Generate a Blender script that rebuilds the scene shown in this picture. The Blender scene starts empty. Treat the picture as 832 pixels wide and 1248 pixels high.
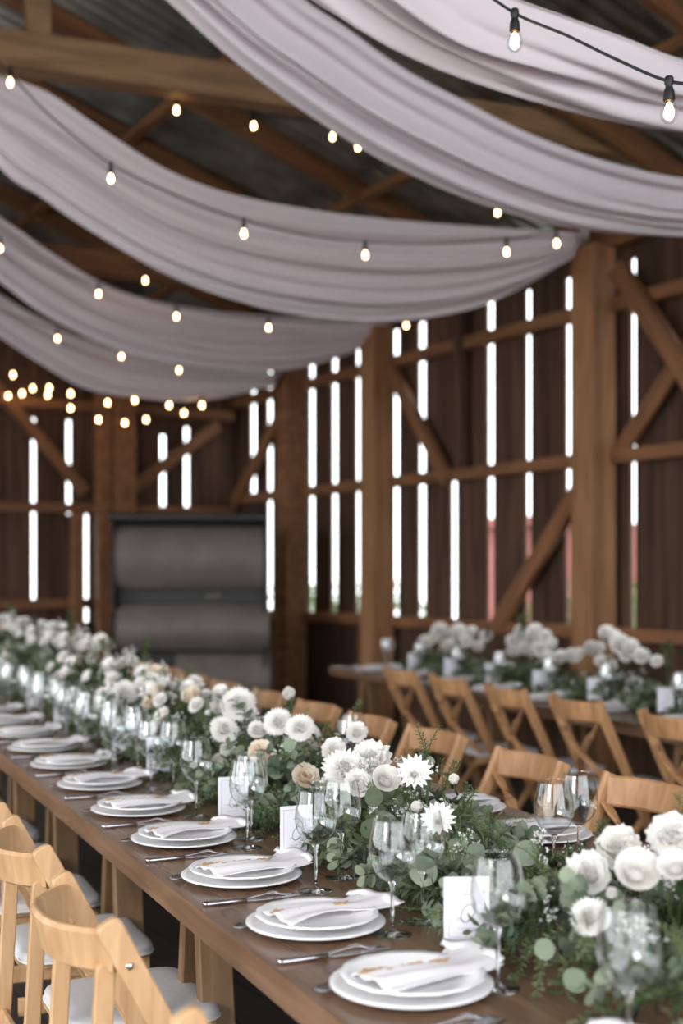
import bpy, math, random
from mathutils import Vector, Matrix
import numpy as np
R = random.Random(7)
PI = math.pi
sc = bpy.context.scene
COL = sc.collection
CAMZ, FPX, PX0, PY0 = 1.46, 1600.0, 416.0, 700.0
TZ = 0.76                                    # table height

# ------------------------------------------------------------------ materials
def lin(c):
    return tuple(((v/255)/12.92 if v/255 <= .04045 else ((v/255+.055)/1.055)**2.4) for v in c)
def new_mat(name):
    m = bpy.data.materials.new(name); m.use_nodes = True
    nt = m.node_tree; b = nt.nodes['Principled BSDF']
    return m, nt, b
def plain(name, c, rough=.5, metal=0, spec=.5, noise=0, scale=8, bump=0, sheen=0):
    m, nt, b = new_mat(name)
    b.inputs['Roughness'].default_value = rough; b.inputs['Metallic'].default_value = metal
    b.inputs['Specular IOR Level'].default_value = spec
    b.inputs['Base Color'].default_value = (*lin(c), 1)
    if sheen: b.inputs['Sheen Weight'].default_value = sheen
    if noise or bump:
        tc = nt.nodes.new('ShaderNodeTexCoord'); n = nt.nodes.new('ShaderNodeTexNoise')
        n.inputs['Scale'].default_value = scale; n.inputs['Detail'].default_value = 4
        nt.links.new(tc.outputs['Object'], n.inputs['Vector'])
        if noise:
            r = nt.nodes.new('ShaderNodeValToRGB')
            a = lin(tuple(max(0, v*(1-noise)) for v in c)); z = lin(tuple(min(255, v*(1+noise)) for v in c))
            r.color_ramp.elements[0].color = (*a, 1); r.color_ramp.elements[1].color = (*z, 1)
            r.color_ramp.elements[0].position = .3; r.color_ramp.elements[1].position = .7
            nt.links.new(n.outputs['Fac'], r.inputs['Fac']); nt.links.new(r.outputs['Color'], b.inputs['Base Color'])
        if bump:
            bp = nt.nodes.new('ShaderNodeBump'); bp.inputs['Strength'].default_value = bump; bp.inputs['Distance'].default_value = .01
            nt.links.new(n.outputs['Fac'], bp.inputs['Height']); nt.links.new(bp.outputs['Normal'], b.inputs['Normal'])
    return m
def wood(name, c1, c2, stretch=(1, 14, 14), scale=2.2, rough=.5, bump=.15, spec=.4, island=0):
    """wood grain running along the axis with the smallest stretch value"""
    m, nt, b = new_mat(name)
    N = nt.nodes.new; L = nt.links.new
    tc = N('ShaderNodeTexCoord'); mp = N('ShaderNodeMapping'); mp.inputs['Scale'].default_value = stretch
    L(tc.outputs['Object'], mp.inputs['Vector'])
    n = N('ShaderNodeTexNoise'); n.inputs['Scale'].default_value = scale; n.inputs['Detail'].default_value = 6; n.inputs['Distortion'].default_value = .6
    L(mp.outputs['Vector'], n.inputs['Vector'])
    r = N('ShaderNodeValToRGB'); r.color_ramp.elements[0].color = (*lin(c1), 1); r.color_ramp.elements[1].color = (*lin(c2), 1)
    r.color_ramp.elements[0].position = .32; r.color_ramp.elements[1].position = .68
    L(n.outputs['Fac'], r.inputs['Fac'])
    out = r.outputs['Color']
    if island:
        g = N('ShaderNodeNewGeometry'); mr = N('ShaderNodeMapRange')
        mr.inputs['To Min'].default_value = 1-island; mr.inputs['To Max'].default_value = 1+island
        L(g.outputs['Random Per Island'], mr.inputs['Value'])
        h = N('ShaderNodeHueSaturation'); L(mr.outputs['Result'], h.inputs['Value']); L(out, h.inputs['Color']); out = h.outputs['Color']
    L(out, b.inputs['Base Color'])
    b.inputs['Roughness'].default_value = rough; b.inputs['Specular IOR Level'].default_value = spec
    bp = N('ShaderNodeBump'); bp.inputs['Strength'].default_value = bump; bp.inputs['Distance'].default_value = .004
    L(n.outputs['Fac'], bp.inputs['Height']); L(bp.outputs['Normal'], b.inputs['Normal'])
    return m
def leaf_mat(name, c1, c2, rough=.55):
    m, nt, b = new_mat(name); N = nt.nodes.new; L = nt.links.new
    g = N('ShaderNodeNewGeometry'); r = N('ShaderNodeValToRGB')
    r.color_ramp.elements[0].color = (*lin(c1), 1); r.color_ramp.elements[1].color = (*lin(c2), 1)
    L(g.outputs['Random Per Island'], r.inputs['Fac']); L(r.outputs['Color'], b.inputs['Base Color'])
    b.inputs['Roughness'].default_value = rough
    t = N('ShaderNodeBsdfTranslucent'); L(r.outputs['Color'], t.inputs['Color'])
    mx = N('ShaderNodeMixShader'); mx.inputs[0].default_value = .25
    L(b.outputs[0], mx.inputs[1]); L(t.outputs[0], mx.inputs[2]); L(mx.outputs[0], nt.nodes['Material Output'].inputs[0])
    return m
def petal_mat(name, c, tr=.42):
    m, nt, b = new_mat(name); N = nt.nodes.new; L = nt.links.new
    b.inputs['Base Color'].default_value = (*lin(c), 1); b.inputs['Roughness'].default_value = .6; b.inputs['Specular IOR Level'].default_value = .2
    t = N('ShaderNodeBsdfTranslucent'); t.inputs['Color'].default_value = (*lin(c), 1)
    mx = N('ShaderNodeMixShader'); mx.inputs[0].default_value = tr
    L(b.outputs[0], mx.inputs[1]); L(t.outputs[0], mx.inputs[2]); L(mx.outputs[0], nt.nodes['Material Output'].inputs[0])
    return m
def emis(name, c, s):
    m, nt, b = new_mat(name); nt.nodes.remove(b)
    e = nt.nodes.new('ShaderNodeEmission'); e.inputs[0].default_value = (*c, 1); e.inputs[1].default_value = s
    nt.links.new(e.outputs[0], nt.nodes['Material Output'].inputs[0]); return m
def thin_glass(name, tint=(.97, .98, .98), boost=1.0):
    m, nt, b = new_mat(name); nt.nodes.remove(b); N = nt.nodes.new; L = nt.links.new
    t = N('ShaderNodeBsdfTransparent'); t.inputs[0].default_value = (*tint, 1)
    g = N('ShaderNodeBsdfGlossy'); g.inputs['Roughness'].default_value = .02; g.inputs[0].default_value = (1, 1, 1, 1)
    f = N('ShaderNodeLayerWeight'); f.inputs['Blend'].default_value = .5
    pw = N('ShaderNodeMath'); pw.operation = 'POWER'; pw.inputs[1].default_value = 3.6; L(f.outputs['Facing'], pw.inputs[0])
    k = N('ShaderNodeMath'); k.operation = 'MULTIPLY_ADD'; k.use_clamp = True; k.inputs[1].default_value = .62*boost; k.inputs[2].default_value = .045*boost
    L(pw.outputs[0], k.inputs[0])
    mx = N('ShaderNodeMixShader'); L(k.outputs[0], mx.inputs[0]); L(t.outputs[0], mx.inputs[1]); L(g.outputs[0], mx.inputs[2])
    L(mx.outputs[0], nt.nodes['Material Output'].inputs[0]); return m
def solid_glass(name):
    m, nt, b = new_mat(name)
    b.inputs['Transmission Weight'].default_value = 1; b.inputs['IOR'].default_value = 1.45; b.inputs['Roughness'].default_value = .01
    b.inputs['Base Color'].default_value = (1, 1, 1, 1); return m
def cloth_mat(name, c, tr=.3, rough=.85):
    m, nt, b = new_mat(name); N = nt.nodes.new; L = nt.links.new
    b.inputs['Base Color'].default_value = (*lin(c), 1); b.inputs['Roughness'].default_value = rough; b.inputs['Specular IOR Level'].default_value = .15
    t = N('ShaderNodeBsdfTranslucent'); t.inputs['Color'].default_value = (*lin(c), 1)
    mx = N('ShaderNodeMixShader'); mx.inputs[0].default_value = tr
    L(b.outputs[0], mx.inputs[1]); L(t.outputs[0], mx.inputs[2]); L(mx.outputs[0], nt.nodes['Material Output'].inputs[0]); return m

M = dict(
    chair=wood('honey wood', (180, 140, 100), (210, 172, 130), (9, 9, 1.2), 3, .42, .1),
    chair2=wood('amber wood', (164, 120, 82), (194, 150, 108), (9, 9, 1.2), 3, .42, .1),
    pad=plain('seat pad cloth', (206, 205, 208), .8, bump=.1, scale=60),
    pad2=plain('seat pad piping', (226, 226, 226), .7),
    table=wood('table wood', (104, 78, 60), (132, 103, 82), (14, 1.0, 14), 2.0, .27, .05, .55),
    leg=wood('table leg wood', (106, 80, 54), (134, 104, 72), (12, 12, 1.2), 2.5, .5, .1),
    post=wood('post wood', (124, 86, 56), (160, 116, 80), (9, 9, .9), 1.6, .7, .3),
    beam=wood('beam wood', (112, 84, 58), (146, 114, 82), (1.0, 9, 9), 1.6, .7, .3),
    rail=wood('rail wood', (100, 66, 42), (136, 92, 60), (1.0, 9, 9), 1.6, .7, .3),
    plank=wood('old plank wood', (58, 42, 34), (92, 68, 54), (9, 9, .6), 1.5, .85, .4, .2, .25),
    rafter=wood('rafter wood', (92, 60, 38), (128, 86, 54), (1.0, 9, 9), 1.6, .8, .3),
    metal_roof=plain('corrugated sheet', (150, 150, 148), .38, .75, noise=.2, scale=3),
    floor=None,
    plate=plain('white glazed china', (250, 249, 250), .2),
    napkin=cloth_mat('napkin linen', (236, 233, 236), .1),
    sprig=plain('dried sprig', (180, 144, 96), .6),
    steel=plain('polished cutlery', (205, 203, 208), .16, 1.0),
    card=plain('white card stock', (226, 223, 232), .7),
    ink=plain('grey lettering ink', (112, 108, 118), .8),
    bowlglass=thin_glass('thin blown glass', boost=1.15),
    glass=solid_glass('clear glass'),
    acrylic=thin_glass('clear acrylic', (.95, .96, .97), 1.5),
    drape=cloth_mat('drape voile', (240, 232, 238), .3),
    black=plain('black rubber cord', (26, 24, 24), .5),
    glow=emis('bulb glow', (1, .58, .25), 16),
    petal=petal_mat('white petal', (252, 250, 247)),
    petal2=petal_mat('cream petal', (246, 236, 222)),
    stamen=plain('golden stamens', (214, 160, 80), .7),
    stem=leaf_mat('flower stem', (70, 92, 52), (88, 108, 60)),
    silver=leaf_mat('eucalyptus leaf', (98, 112, 94), (150, 162, 138), .5),
    mid=leaf_mat('mid green leaf', (82, 97, 64), (130, 140, 98), .55),
    dark=leaf_mat('dark green leaf', (48, 62, 42), (84, 98, 66), .5),
    twig=plain('brown twig', (122, 92, 62), .8),
    mach=plain('grey machine paint', (106, 98, 92), .62, 0, noise=.08, scale=3),
    machd=plain('black machine paint', (30, 29, 29), .5),
    rivet=plain('bright rivet', (220, 218, 214), .25, 1.0),
    redwall=plain('red boards', (140, 84, 78), .8, noise=.08),
    hedge=leaf_mat('hedge leaf', (70, 92, 54), (110, 128, 80)),
    reflector=plain('pale gravel', (205, 198, 188), .9, noise=.08, scale=4),  # for the added ground out of view, pale so it throws daylight upwards
    grass=plain('outdoor grass', (158, 158, 140), .9, noise=.12, scale=1.2),
)
def floor_mat():
    m, nt, b = new_mat('dark floorboards'); N = nt.nodes.new; L = nt.links.new
    tc = N('ShaderNodeTexCoord'); br = N('ShaderNodeTexBrick')
    br.inputs['Scale'].default_value = 1; br.inputs['Brick Width'].default_value = 3.2; br.inputs['Row Height'].default_value = .18; br.inputs['Mortar Size'].default_value = .004
    br.inputs['Color1'].default_value = (*lin((62, 56, 50)), 1); br.inputs['Color2'].default_value = (*lin((76, 70, 62)), 1); br.inputs['Mortar'].default_value = (*lin((30, 27, 25)), 1)
    L(tc.outputs['Object'], br.inputs['Vector']); n = N('ShaderNodeTexNoise'); n.inputs['Scale'].default_value = 4; n.inputs['Detail'].default_value = 6
    L(tc.outputs['Object'], n.inputs['Vector'])
    mx = N('ShaderNodeMix'); mx.data_type = 'RGBA'; mx.blend_type = 'MULTIPLY'; mx.inputs[0].default_value = .5
    L(br.outputs['Color'], mx.inputs[6]); L(n.outputs['Fac'], mx.inputs[7]); L(mx.outputs[2], b.inputs['Base Color'])
    b.inputs['Roughness'].default_value = .75; return m
M['floor'] = floor_mat()

# ------------------------------------------------------------------ mesh helpers
class MB:
    def __init__(s): s.v = []; s.f = []; s.mi = []; s.cur = 0
    def add(s, vs, fs):
        o = len(s.v); s.v += [tuple(v) for v in vs]; s.f += [tuple(i+o for i in f) for f in fs]; s.mi += [s.cur]*len(fs); return s
    def box(s, x0, x1, y0, y1, z0, z1, bev=0):
        if bev <= 0:
            vs = [(x, y, z) for x in (x0, x1) for y in (y0, y1) for z in (z0, z1)]
            return s.add(vs, [(0, 1, 3, 2), (4, 6, 7, 5), (0, 4, 5, 1), (2, 3, 7, 6), (0, 2, 6, 4), (1, 5, 7, 3)])
        c = Vector(((x0+x1)/2, (y0+y1)/2, (z0+z1)/2))
        return s.board(c-Vector(((x1-x0)/2, 0, 0)), c+Vector(((x1-x0)/2, 0, 0)), y1-y0, z1-z0, Vector((0, 1, 0)), bev)
    def board(s, p0, p1, w, t, wdir, bev=.003):
        """board from p0 to p1, width w along wdir, thickness t across, chamfered corners"""
        return s.sweep([Vector(p0), Vector(p1)], w, t, wdir, bev)
    def sweep(s, pts, w, t, wdir, bev=.003, cap=True):
        pts = [Vector(p) for p in pts]; wd = Vector(wdir); n = len(pts); vs = []; fs = []
        b = min(bev, w*.45, t*.45)
        prof = [(w/2-b, t/2), (w/2, t/2-b), (w/2, -t/2+b), (w/2-b, -t/2), (-w/2+b, -t/2), (-w/2, -t/2+b), (-w/2, t/2-b), (-w/2+b, t/2)]
        for i, p in enumerate(pts):
            d = (pts[min(i+1, n-1)]-pts[max(i-1, 0)]).normalized()
            W = wd-d*wd.dot(d); W.normalize(); T = d.cross(W)
            vs += [p+W*a+T*c for a, c in prof]
        for i in range(n-1):
            for j in range(8):
                k = (j+1) % 8; fs.append((i*8+j, i*8+k, i*8+8+k, i*8+8+j))
        if cap: fs += [tuple(range(7, -1, -1)), tuple(range((n-1)*8, n*8))]
        return s.add(vs, fs)
    def tube(s, pts, r, seg=8, r1=None):
        pts = [Vector(p) for p in pts]; n = len(pts); vs = []; fs = []
        up = Vector((0, 0, 1)) if abs((pts[-1]-pts[0]).normalized().z) < .9 else Vector((1, 0, 0))
        for i, p in enumerate(pts):
            d = (pts[min(i+1, n-1)]-pts[max(i-1, 0)]).normalized(); a = d.cross(up).normalized(); b = d.cross(a)
            rr = r if r1 is None else r+(r1-r)*i/(n-1)
            vs += [p+(a*math.cos(2*PI*j/seg)+b*math.sin(2*PI*j/seg))*rr for j in range(seg)]
        for i in range(n-1):
            for j in range(seg):
                k = (j+1) % seg; fs.append((i*seg+j, i*seg+k, i*seg+seg+k, i*seg+seg+j))
        fs += [tuple(range(seg-1, -1, -1)), tuple(range((n-1)*seg, n*seg))]
        return s.add(vs, fs)
    def side_board(s, x, p0, p1, w, t, ch=.003):
        """board in the y-z plane with a rounded top end at p0 and a level foot at p1"""
        a = Vector((p0[1], p0[2])); b = Vector((p1[1], p1[2])); d = (b-a).normalized(); n = Vector((d.y, -d.x)); k = w/2
        def ring(k, e):
            pts = []
            for i in range(13):
                an = PI*i/12; c, s_ = math.cos(an), math.sin(an)
                c = math.copysign(abs(c)**.62, c); s_ = s_**.62
                pts.append(a+d*(.020-(.020-e)*s_)+n*(k*c))
            q = b-n*k; r_ = b+n*k
            q = q+d*((b.y-q.y)/d.y); r_ = r_+d*((b.y-r_.y)/d.y)
            return pts+[q, r_]
        vs = []
        for xx, kk, e in ((x-t/2, k-ch, ch), (x-t/2+ch, k, 0), (x+t/2-ch, k, 0), (x+t/2, k-ch, ch)):
            vs += [(xx, q.x, q.y) for q in ring(kk, e)]
        m = 15; fs = [tuple(range(m))[::-1], tuple(range(3*m, 4*m))]
        for i in range(3):
            for j in range(m): fs.append((i*m+j, i*m+(j+1) % m, (i+1)*m+(j+1) % m, (i+1)*m+j))
        return s.add(vs, fs)
    def lathe(s, prof, seg=32, wob=None, org=(0, 0, 0)):
        vs = []; fs = []; n = len(prof); ox, oy, oz = org
        for i, (r, z) in enumerate(prof):
            for j in range(seg):
                a = 2*PI*j/seg; k = wob(a, i) if wob else 1
                vs.append((ox+r*k*math.cos(a), oy+r*k*math.sin(a), oz+z))
        for i in range(n-1):
            for j in range(seg):
                k = (j+1) % seg; fs.append((i*seg+j, i*seg+k, i*seg+seg+k, i*seg+seg+j))
        if prof[0][0] > 1e-5: pass
        return s.add(vs, fs)
    def grid(s, P, close=False):
        nu = len(P); nv = len(P[0]); vs = [p for row in P for p in row]; fs = []
        for i in range(nu-1):
            for j in range(nv-1): fs.append((i*nv+j, (i+1)*nv+j, (i+1)*nv+j+1, i*nv+j+1))
        return s.add(vs, fs)
    def mesh(s, name, mats, smooth=False, angle=None):
        me = bpy.data.meshes.new(name); me.from_pydata(s.v, [], s.f)
        for m in (mats if isinstance(mats, (list, tuple)) else [mats]): me.materials.append(m)
        if any(s.mi): me.polygons.foreach_set('material_index', s.mi)
        if smooth: me.polygons.foreach_set('use_smooth', [True]*len(s.f))
        me.update()
        if angle is not None:
            try: me.set_sharp_from_angle(angle=math.radians(angle))
            except Exception: pass
        return me
    def build(s, name, mats, parent=None, smooth=False, angle=None):
        o = bpy.data.objects.new(name, s.mesh(name, mats, smooth, angle)); COL.objects.link(o)
        if parent: o.parent = parent
        return o
def tag(o, label=None, cat=None, group=None, kind=None):
    if label: o['label'] = label
    if cat: o['category'] = cat
    if group: o['group'] = group
    if kind: o['kind'] = kind
    return o
def empty(name, loc=(0, 0, 0), rz=0):
    o = bpy.data.objects.new(name, None); COL.objects.link(o); o.location = loc; o.rotation_euler = (0, 0, rz); o.empty_display_size = .1
    return o
KIDS = {}
def copy_tree(o, parent=None, top=True):
    c = o.copy(); COL.objects.link(c)
    if parent: c.parent = parent
    for ch in [x for x in o.children]: copy_tree(ch, c, False)
    return c
USED = set()
def place(proto, loc, rot, label, group=None, scale=None):
    """first call uses the proto itself, later calls copy it"""
    if proto.name not in USED: USED.add(proto.name); o = proto
    else: o = copy_tree(proto)
    o.location = loc; o.rotation_euler = rot if isinstance(rot, (tuple, list)) else (0, 0, rot)
    if scale is not None: o.scale = (scale,)*3 if not isinstance(scale, (tuple, list)) else scale
    o['label'] = label
    if group: o['group'] = group
    return o
def ORD(n):
    return ['first', 'second', 'third', 'fourth', 'fifth', 'sixth', 'seventh', 'eighth', 'ninth', 'tenth', 'eleventh', 'twelfth',
            'thirteenth', 'fourteenth', 'fifteenth', 'sixteenth', 'seventeenth', 'eighteenth'][n]

# ------------------------------------------------------------------ frames of reference
class Frame:
    """horizontal frame: t runs along u, p across along n"""
    def __init__(s, org, u):
        s.o = Vector((org[0], org[1])); s.u = Vector(u).normalized(); s.n = Vector((s.u.y, -s.u.x))
        s.ang = math.atan2(s.u.y, s.u.x)
    def at(s, t, p, z=0):
        q = s.o+s.u*t+s.n*p; return Vector((q.x, q.y, z))
    def ray_p(s, px, p):
        """the point of the vertical plane at offset p seen in direction px"""
        r = (px-PX0)/FPX; b = s.o+s.n*p
        t = (r*b.y-b.x)/(s.u.x-r*s.u.y); return t, b.y+s.u.y*t
def zz(py, d): return CAMZ+(PY0-py)*d/FPX
A = Frame((-.624, 3.49), (-.4325, 1))           # long table: p=0 is the seat side edge, p grows to the middle
B = Frame((1.30, 6.33), (-.381, 1))             # second table
W = Frame((1.83, 9.5), (-.582, 1))              # side wall: u runs away along it, n points out of the barn
def wall_t(px):
    return W.ray_p(px, 0)[0]

# ------------------------------------------------------------------ the barn
rotW = W.ang                                     # local x = along the wall, away from camera
def wobj(o):
    o.location = (W.o.x, W.o.y, 0); o.rotation_euler = (0, 0, rotW); return o
# in wall-local coords: x = along wall (away), y = inwards (left), because u rotated +90deg = -n
T0, T1 = -9.6, 6.22
WP = .16                                         # planks stand this far behind the post faces (towards outside => y=-WP)
WID = 10.8; RIDGE = 5.4; EAVE = 3.98; PITCH = .34
gaps = []
for px, w, z0, z1 in [(771, 8, 1.03, 3.72), (692, 10, 1.03, 3.72), (643, 9.5, 1.03, 3.72), (597, 9.5, 1.03, 3.72), (552, 8.5, 1.03, 2.30), (513, 9.5, 1.03, 3.72),
                      (482, 9, 1.03, 3.72), (437, 9.5, 1.03, 3.72), (407, 9, 1.03, 3.72), (379, 7.5, 1.03, 3.72), (328, 8, 1.03, 3.72), (308, 8, 2.3, 3.72), (290, 4, 2.3, 3.72),
                      (273, 8, 1.9, 3.72), (256, 8, 1.9, 3.72), (240, 4, 1.9, 3.72), (851, 10, 1.03, 3.72)]:
    r = (px-PX0)/FPX; t, d = W.ray_p(px, WP); dw = .82*abs(W.ray_p(px+w/2, WP)[0]-W.ray_p(px-w/2, WP)[0])
    gaps.append((t-dw/2, t+dw/2, z0, z1))
for k in range(9):
    t = -2.0-k*.85-R.uniform(-.12, .12); gaps.append((t-.03, t+.03, 1.03, 3.72))
gaps.sort()
def plank_wall(mb, edges, z_low, z_top, y0, y1, t0, t1, gp, ax='x'):
    """boards between the gaps, each its own island; solid below the sill"""
    def bx(a, b, z0, z1, j=0):
        mb.box(a, b, y0+j, y1+j, z0, z1)
    cur = t0
    for (g0, g1, z0, z1) in gp+[(t1, t1, 0, 0)]:
        L = g0-cur; n = max(1, round(L/.24))
        for i in range(n):
            bx(cur+L*i/n+.0015, cur+L*(i+1)/n-.0015, z_low, z_top, R.uniform(-.006, .006))
        if g1 > g0:
            bx(g0, g1, z_low, z0, .002); bx(g0, g1, z1, z_top, .002)
        cur = g1
mb = MB(); plank_wall(mb, None, 0, EAVE+.02, -WP-.03, -WP, T0, T1, gaps)
tag(wobj(mb.build('wall_right', M['plank'])), 'dark plank side wall with bright gaps between its boards', kind='structure')
# end wall: local x= along wall dir fixed at T1, spans y 0..WID
bg = []
e0 = W.at(T1, 0); 
def end_y(px):
    r = (px-PX0)/FPX; q = W.at(T1, 0); n = -W.n   # inwards
    return (r*q.y-q.x)/(n.x-r*n.y)
for px, w, z0, z1 in [(199, 9, 1.9, 3.0), (122, 7, 2.1, 3.3), (105, 8, .95, 2.1), (84, 7, 2.1, 3.1), (41, 7, 1.2, 3.1), (228, 8, 1.9, 3.1)]:
    y = end_y(px); dy = .68*abs(end_y(px+w/2)-end_y(px-w/2)); bg.append((y-dy/2, y+dy/2, z0, z1))
for k in range(5): y = 5.2+k*1.0; bg.append((y, y+.055, 1.1, 3.2))
bg.sort()
mb = MB(); cur = -WP
def zroof(y): return EAVE+PITCH*(y if y < RIDGE else 2*RIDGE-y)
for (g0, g1, z0, z1) in bg+[(WID, WID, 0, 0)]:
    L = g0-cur; n = max(1, round(L/.26))
    for i in range(n):
        a = cur+L*i/n+.0015; b = cur+L*(i+1)/n-.0015; j = R.uniform(-.006, .006)
        mb.box(T1+j, T1+.03+j, a, b, 0, min(zroof(a), zroof(b)))
    if g1 > g0:
        mb.box(T1+.002, T1+.032, g0, g1, 0, z0); mb.box(T1+.002, T1+.032, g0, g1, z1, zroof(g0))
    cur = g1
tag(wobj(mb.build('wall_back', M['plank'])), 'dark plank end wall behind the machine', kind='structure')
mb = MB(); mb.box(-30, 18, -14, 30, -.3, -.12); tag(wobj(mb.build('ground', M['grass'])), 'pale ground outside the barn', kind='structure')
mb = MB(); mb.box(-30, 18, WID+.1, 30, -.12, -.06); mb.box(-30, T0-.2, -6, WID+.1, -.12, -.06); tag(wobj(mb.build('bounce_ground', M['reflector'])), 'pale gravel ground added outside the open sides to bounce daylight in', kind='structure')  # added unseen ground, bounces daylight up onto roof and drapes
mb = MB(); mb.box(T0-.2, T1+.05, -WP-.05, WID+.2, -.06, 0); tag(wobj(mb.build('floor', M['floor'])), 'dark floor under the tables', kind='structure')
# roof: corrugated sheets, ribs run up the slope
def roof(name, side, lab):
    mb = MB(); P = []; n = int((T1+.6-T0)/.035)
    for i in range(n+1):
        x = T0-.3+i*.035; c = .03*math.cos(i*PI/2)
        row = []
        for s in (-.4, RIDGE):
            y = s if side > 0 else WID-s; row.append((x, y, EAVE+.16+PITCH*s+c))
        P.append(row)
    mb.grid(P); o = wobj(mb.build(name, M['metal_roof'], smooth=True)); tag(o, lab, kind='structure')
    md = o.modifiers.new('thick', 'SOLIDIFY'); md.thickness = .004
roof('roof_right', 1, 'grey corrugated metal roof slope above the side wall')
roof('roof_left', -1, 'corrugated metal roof slope on the open side')
for k in range(13):                              # rafters
    x = T1-.1-k*1.18
    for sd in (1, -1):
        mb = MB(); y0, y1 = (0, RIDGE) if sd > 0 else (WID, RIDGE)
        mb.board((0, 0, 0), (math.hypot(RIDGE, RIDGE*PITCH)-.02, 0, 0), .07, .16, (0, 1, 0), .004)
        o = mb.build('rafter', M['rafter']); tag(o, kind='structure', label='brown sloping rafter under the metal roof')
        dirv = Vector((0, (y1-y0), RIDGE*PITCH)).normalized()
        X = dirv; Y = Vector((1, 0, 0)); Z = X.cross(Y)
        m = Matrix((X, Y, Z)).transposed().to_4x4(); m.translation = Vector((x, y0, EAVE+.05))
        o.matrix_world = Matrix.Translation((W.o.x, W.o.y, 0)) @ Matrix.Rotation(rotW, 4, 'Z') @ m
for k, s in enumerate((1.1, 2.6, 4.1)):           # purlins along the barn
    mb = MB(); mb.board((T0, s, EAVE+.03+PITCH*s), (T1, s, EAVE+.03+PITCH*s), .09, .07, (0, 1, 0))
    tag(wobj(mb.build('purlin', M['rafter'])), 'long purlin under the rafters', kind='structure')
# wall plate, girts and sill (local coordinates of the wall)
def wbar(name, mat, pts, w, t, wd, label=None, kind='structure', cat=None, group=None):
    """one timber, modelled along its own x axis so that the grain follows it"""
    p0, p1 = Vector(pts[0]), Vector(pts[1]); d = (p1-p0); L = d.length; X = d.normalized(); wd = Vector(wd)
    Y = (wd-X*wd.dot(X)).normalized(); Z = X.cross(Y)
    mb = MB(); mb.board((0, 0, 0), (L, 0, 0), w, t, (0, 1, 0), .006)
    o = mb.build(name, mat); m = Matrix((X, Y, Z)).transposed().to_4x4(); m.translation = p0
    o.matrix_world = Matrix.Translation((W.o.x, W.o.y, 0)) @ Matrix.Rotation(rotW, 4, 'Z') @ m
    tag(o, label, cat, group, kind); return o
Zv = (0, 0, 1)
wbar('trim_1', M['rail'], [(T0, -.08, EAVE-.07), (T1, -.08, EAVE-.07)], .20, .14, Zv, 'wall plate along the top of the side wall')
for i, (z, lab) in enumerate([(3.40, 'upper rail across the side wall boards'), (2.305, 'middle rail across the side wall boards'), (1.03, 'sill rail low on the side wall')]):
    wbar('trim_%d' % (i+2), M['rail'], [(T0, -.10, z), (T1, -.10, z)], .10, .10, Zv, lab)
for i, (z, lab) in enumerate([(2.16, 'middle rail across the end wall boards'), (3.25, 'upper rail across the end wall'), (1.15, 'low rail across the end wall')]):
    wbar('trim_%d' % (i+5), M['rail'], [(T1-.05, -.05, z), (T1-.05, WID, z)], .10, .09, Zv, lab)
# posts
def timber_post(x, y, w, h, label, mat='post', z0=0):
    mb = MB(); mb.board((0, 0, 0), (0, 0, h-z0), w, w, (1, 0, 0), .008)
    o = mb.build('timber_post', M[mat]); q = W.o+W.u*x-W.n*y; o.location = (q.x, q.y, z0); o.rotation_euler = (0, 0, rotW)
    return tag(o, label, 'post', 'barn posts', 'thing')
p1 = wall_t(725); p2 = wall_t(461); p3 = wall_t(357)
timber_post(p1, .02, .235, EAVE-.16, 'thick light brown post reaching the biggest swag, behind the second table')
timber_post(p2, .02, .235, EAVE-.16, 'middle brown post where the second swag ends, past the end of the second table')
timber_post(p3, .02, .24, EAVE-.16, 'dark brown post beside the grey machine', 'rail')
timber_post(p1-2.95, .02, .235, EAVE-.16, 'brown post further along the side wall than the thick one', 'post')
timber_post(p1-5.9, .02, .235, EAVE-.16, 'brown post near the open end of the side wall', 'post')
timber_post(wall_t(553), -.07, .10, EAVE-.16, 'thin wall stud between the two thick posts, above the middle rail', 'plank', 2.36)
timber_post(T1-.16, end_y(119), .15, 4.5, 'dark post against the end wall beside a long bright gap', 'rail')
timber_post(T1-.16, end_y(88), .13, 2.1, 'short dark post under the end wall rail', 'rail')
timber_post(T1-.16, end_y(142), .24, 4.0, 'dark post behind the edge of the machine', 'rail')
for k in range(5): timber_post(T1-.2-k*3.7, WID-.16, .22, EAVE-.02, 'post along the open side of the barn')
# braces
def wpt(px, py, y):
    t, d = W.ray_p(px, -y); return (t, y, zz(py, d))
wbar('diagonal_brace', M['rail'], [wpt(752, 326, .0), wpt(905, 560, .0)], .15, .07, (1, 0, 1), 'diagonal brace coming down from the top of the thick post', 'thing', 'brace', 'barn braces')
wbar('diagonal_brace', M['rail'], [wpt(752, 556, -.08), wpt(900, 330, -.08)], .13, .05, (1, 0, 1), 'diagonal brace rising behind the other brace past the thick post', 'thing', 'brace', 'barn braces')
wbar('diagonal_brace', M['rail'], [wpt(604, 766, -.06), wpt(704, 600, -.06)], .14, .07, (1, 0, 1), 'diagonal brace rising to the thick post above the white blooms', 'thing', 'brace', 'barn braces')
wbar('diagonal_brace', M['rail'], [wpt(474, 446, -.06), wpt(546, 586, -.06)], .13, .07, (1, 0, 1), 'diagonal brace falling from the middle post to the thin stud', 'thing', 'brace', 'barn braces')
wbar('diagonal_brace', M['rail'], [wpt(285, 614, -.04), wpt(342, 506, -.04)], .13, .07, (1, 0, 1), 'diagonal brace rising to the dark post beside the machine', 'thing', 'brace', 'barn braces')
wbar('diagonal_brace', M['rail'], [(T1-.08, end_y(150), zz(606, 14.9)), (T1-.08, end_y(262), zz(520, 14.9))], .13, .06, (0, 1, 1), 'diagonal brace on the end wall above the machine', 'thing', 'brace', 'barn braces')
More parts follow.
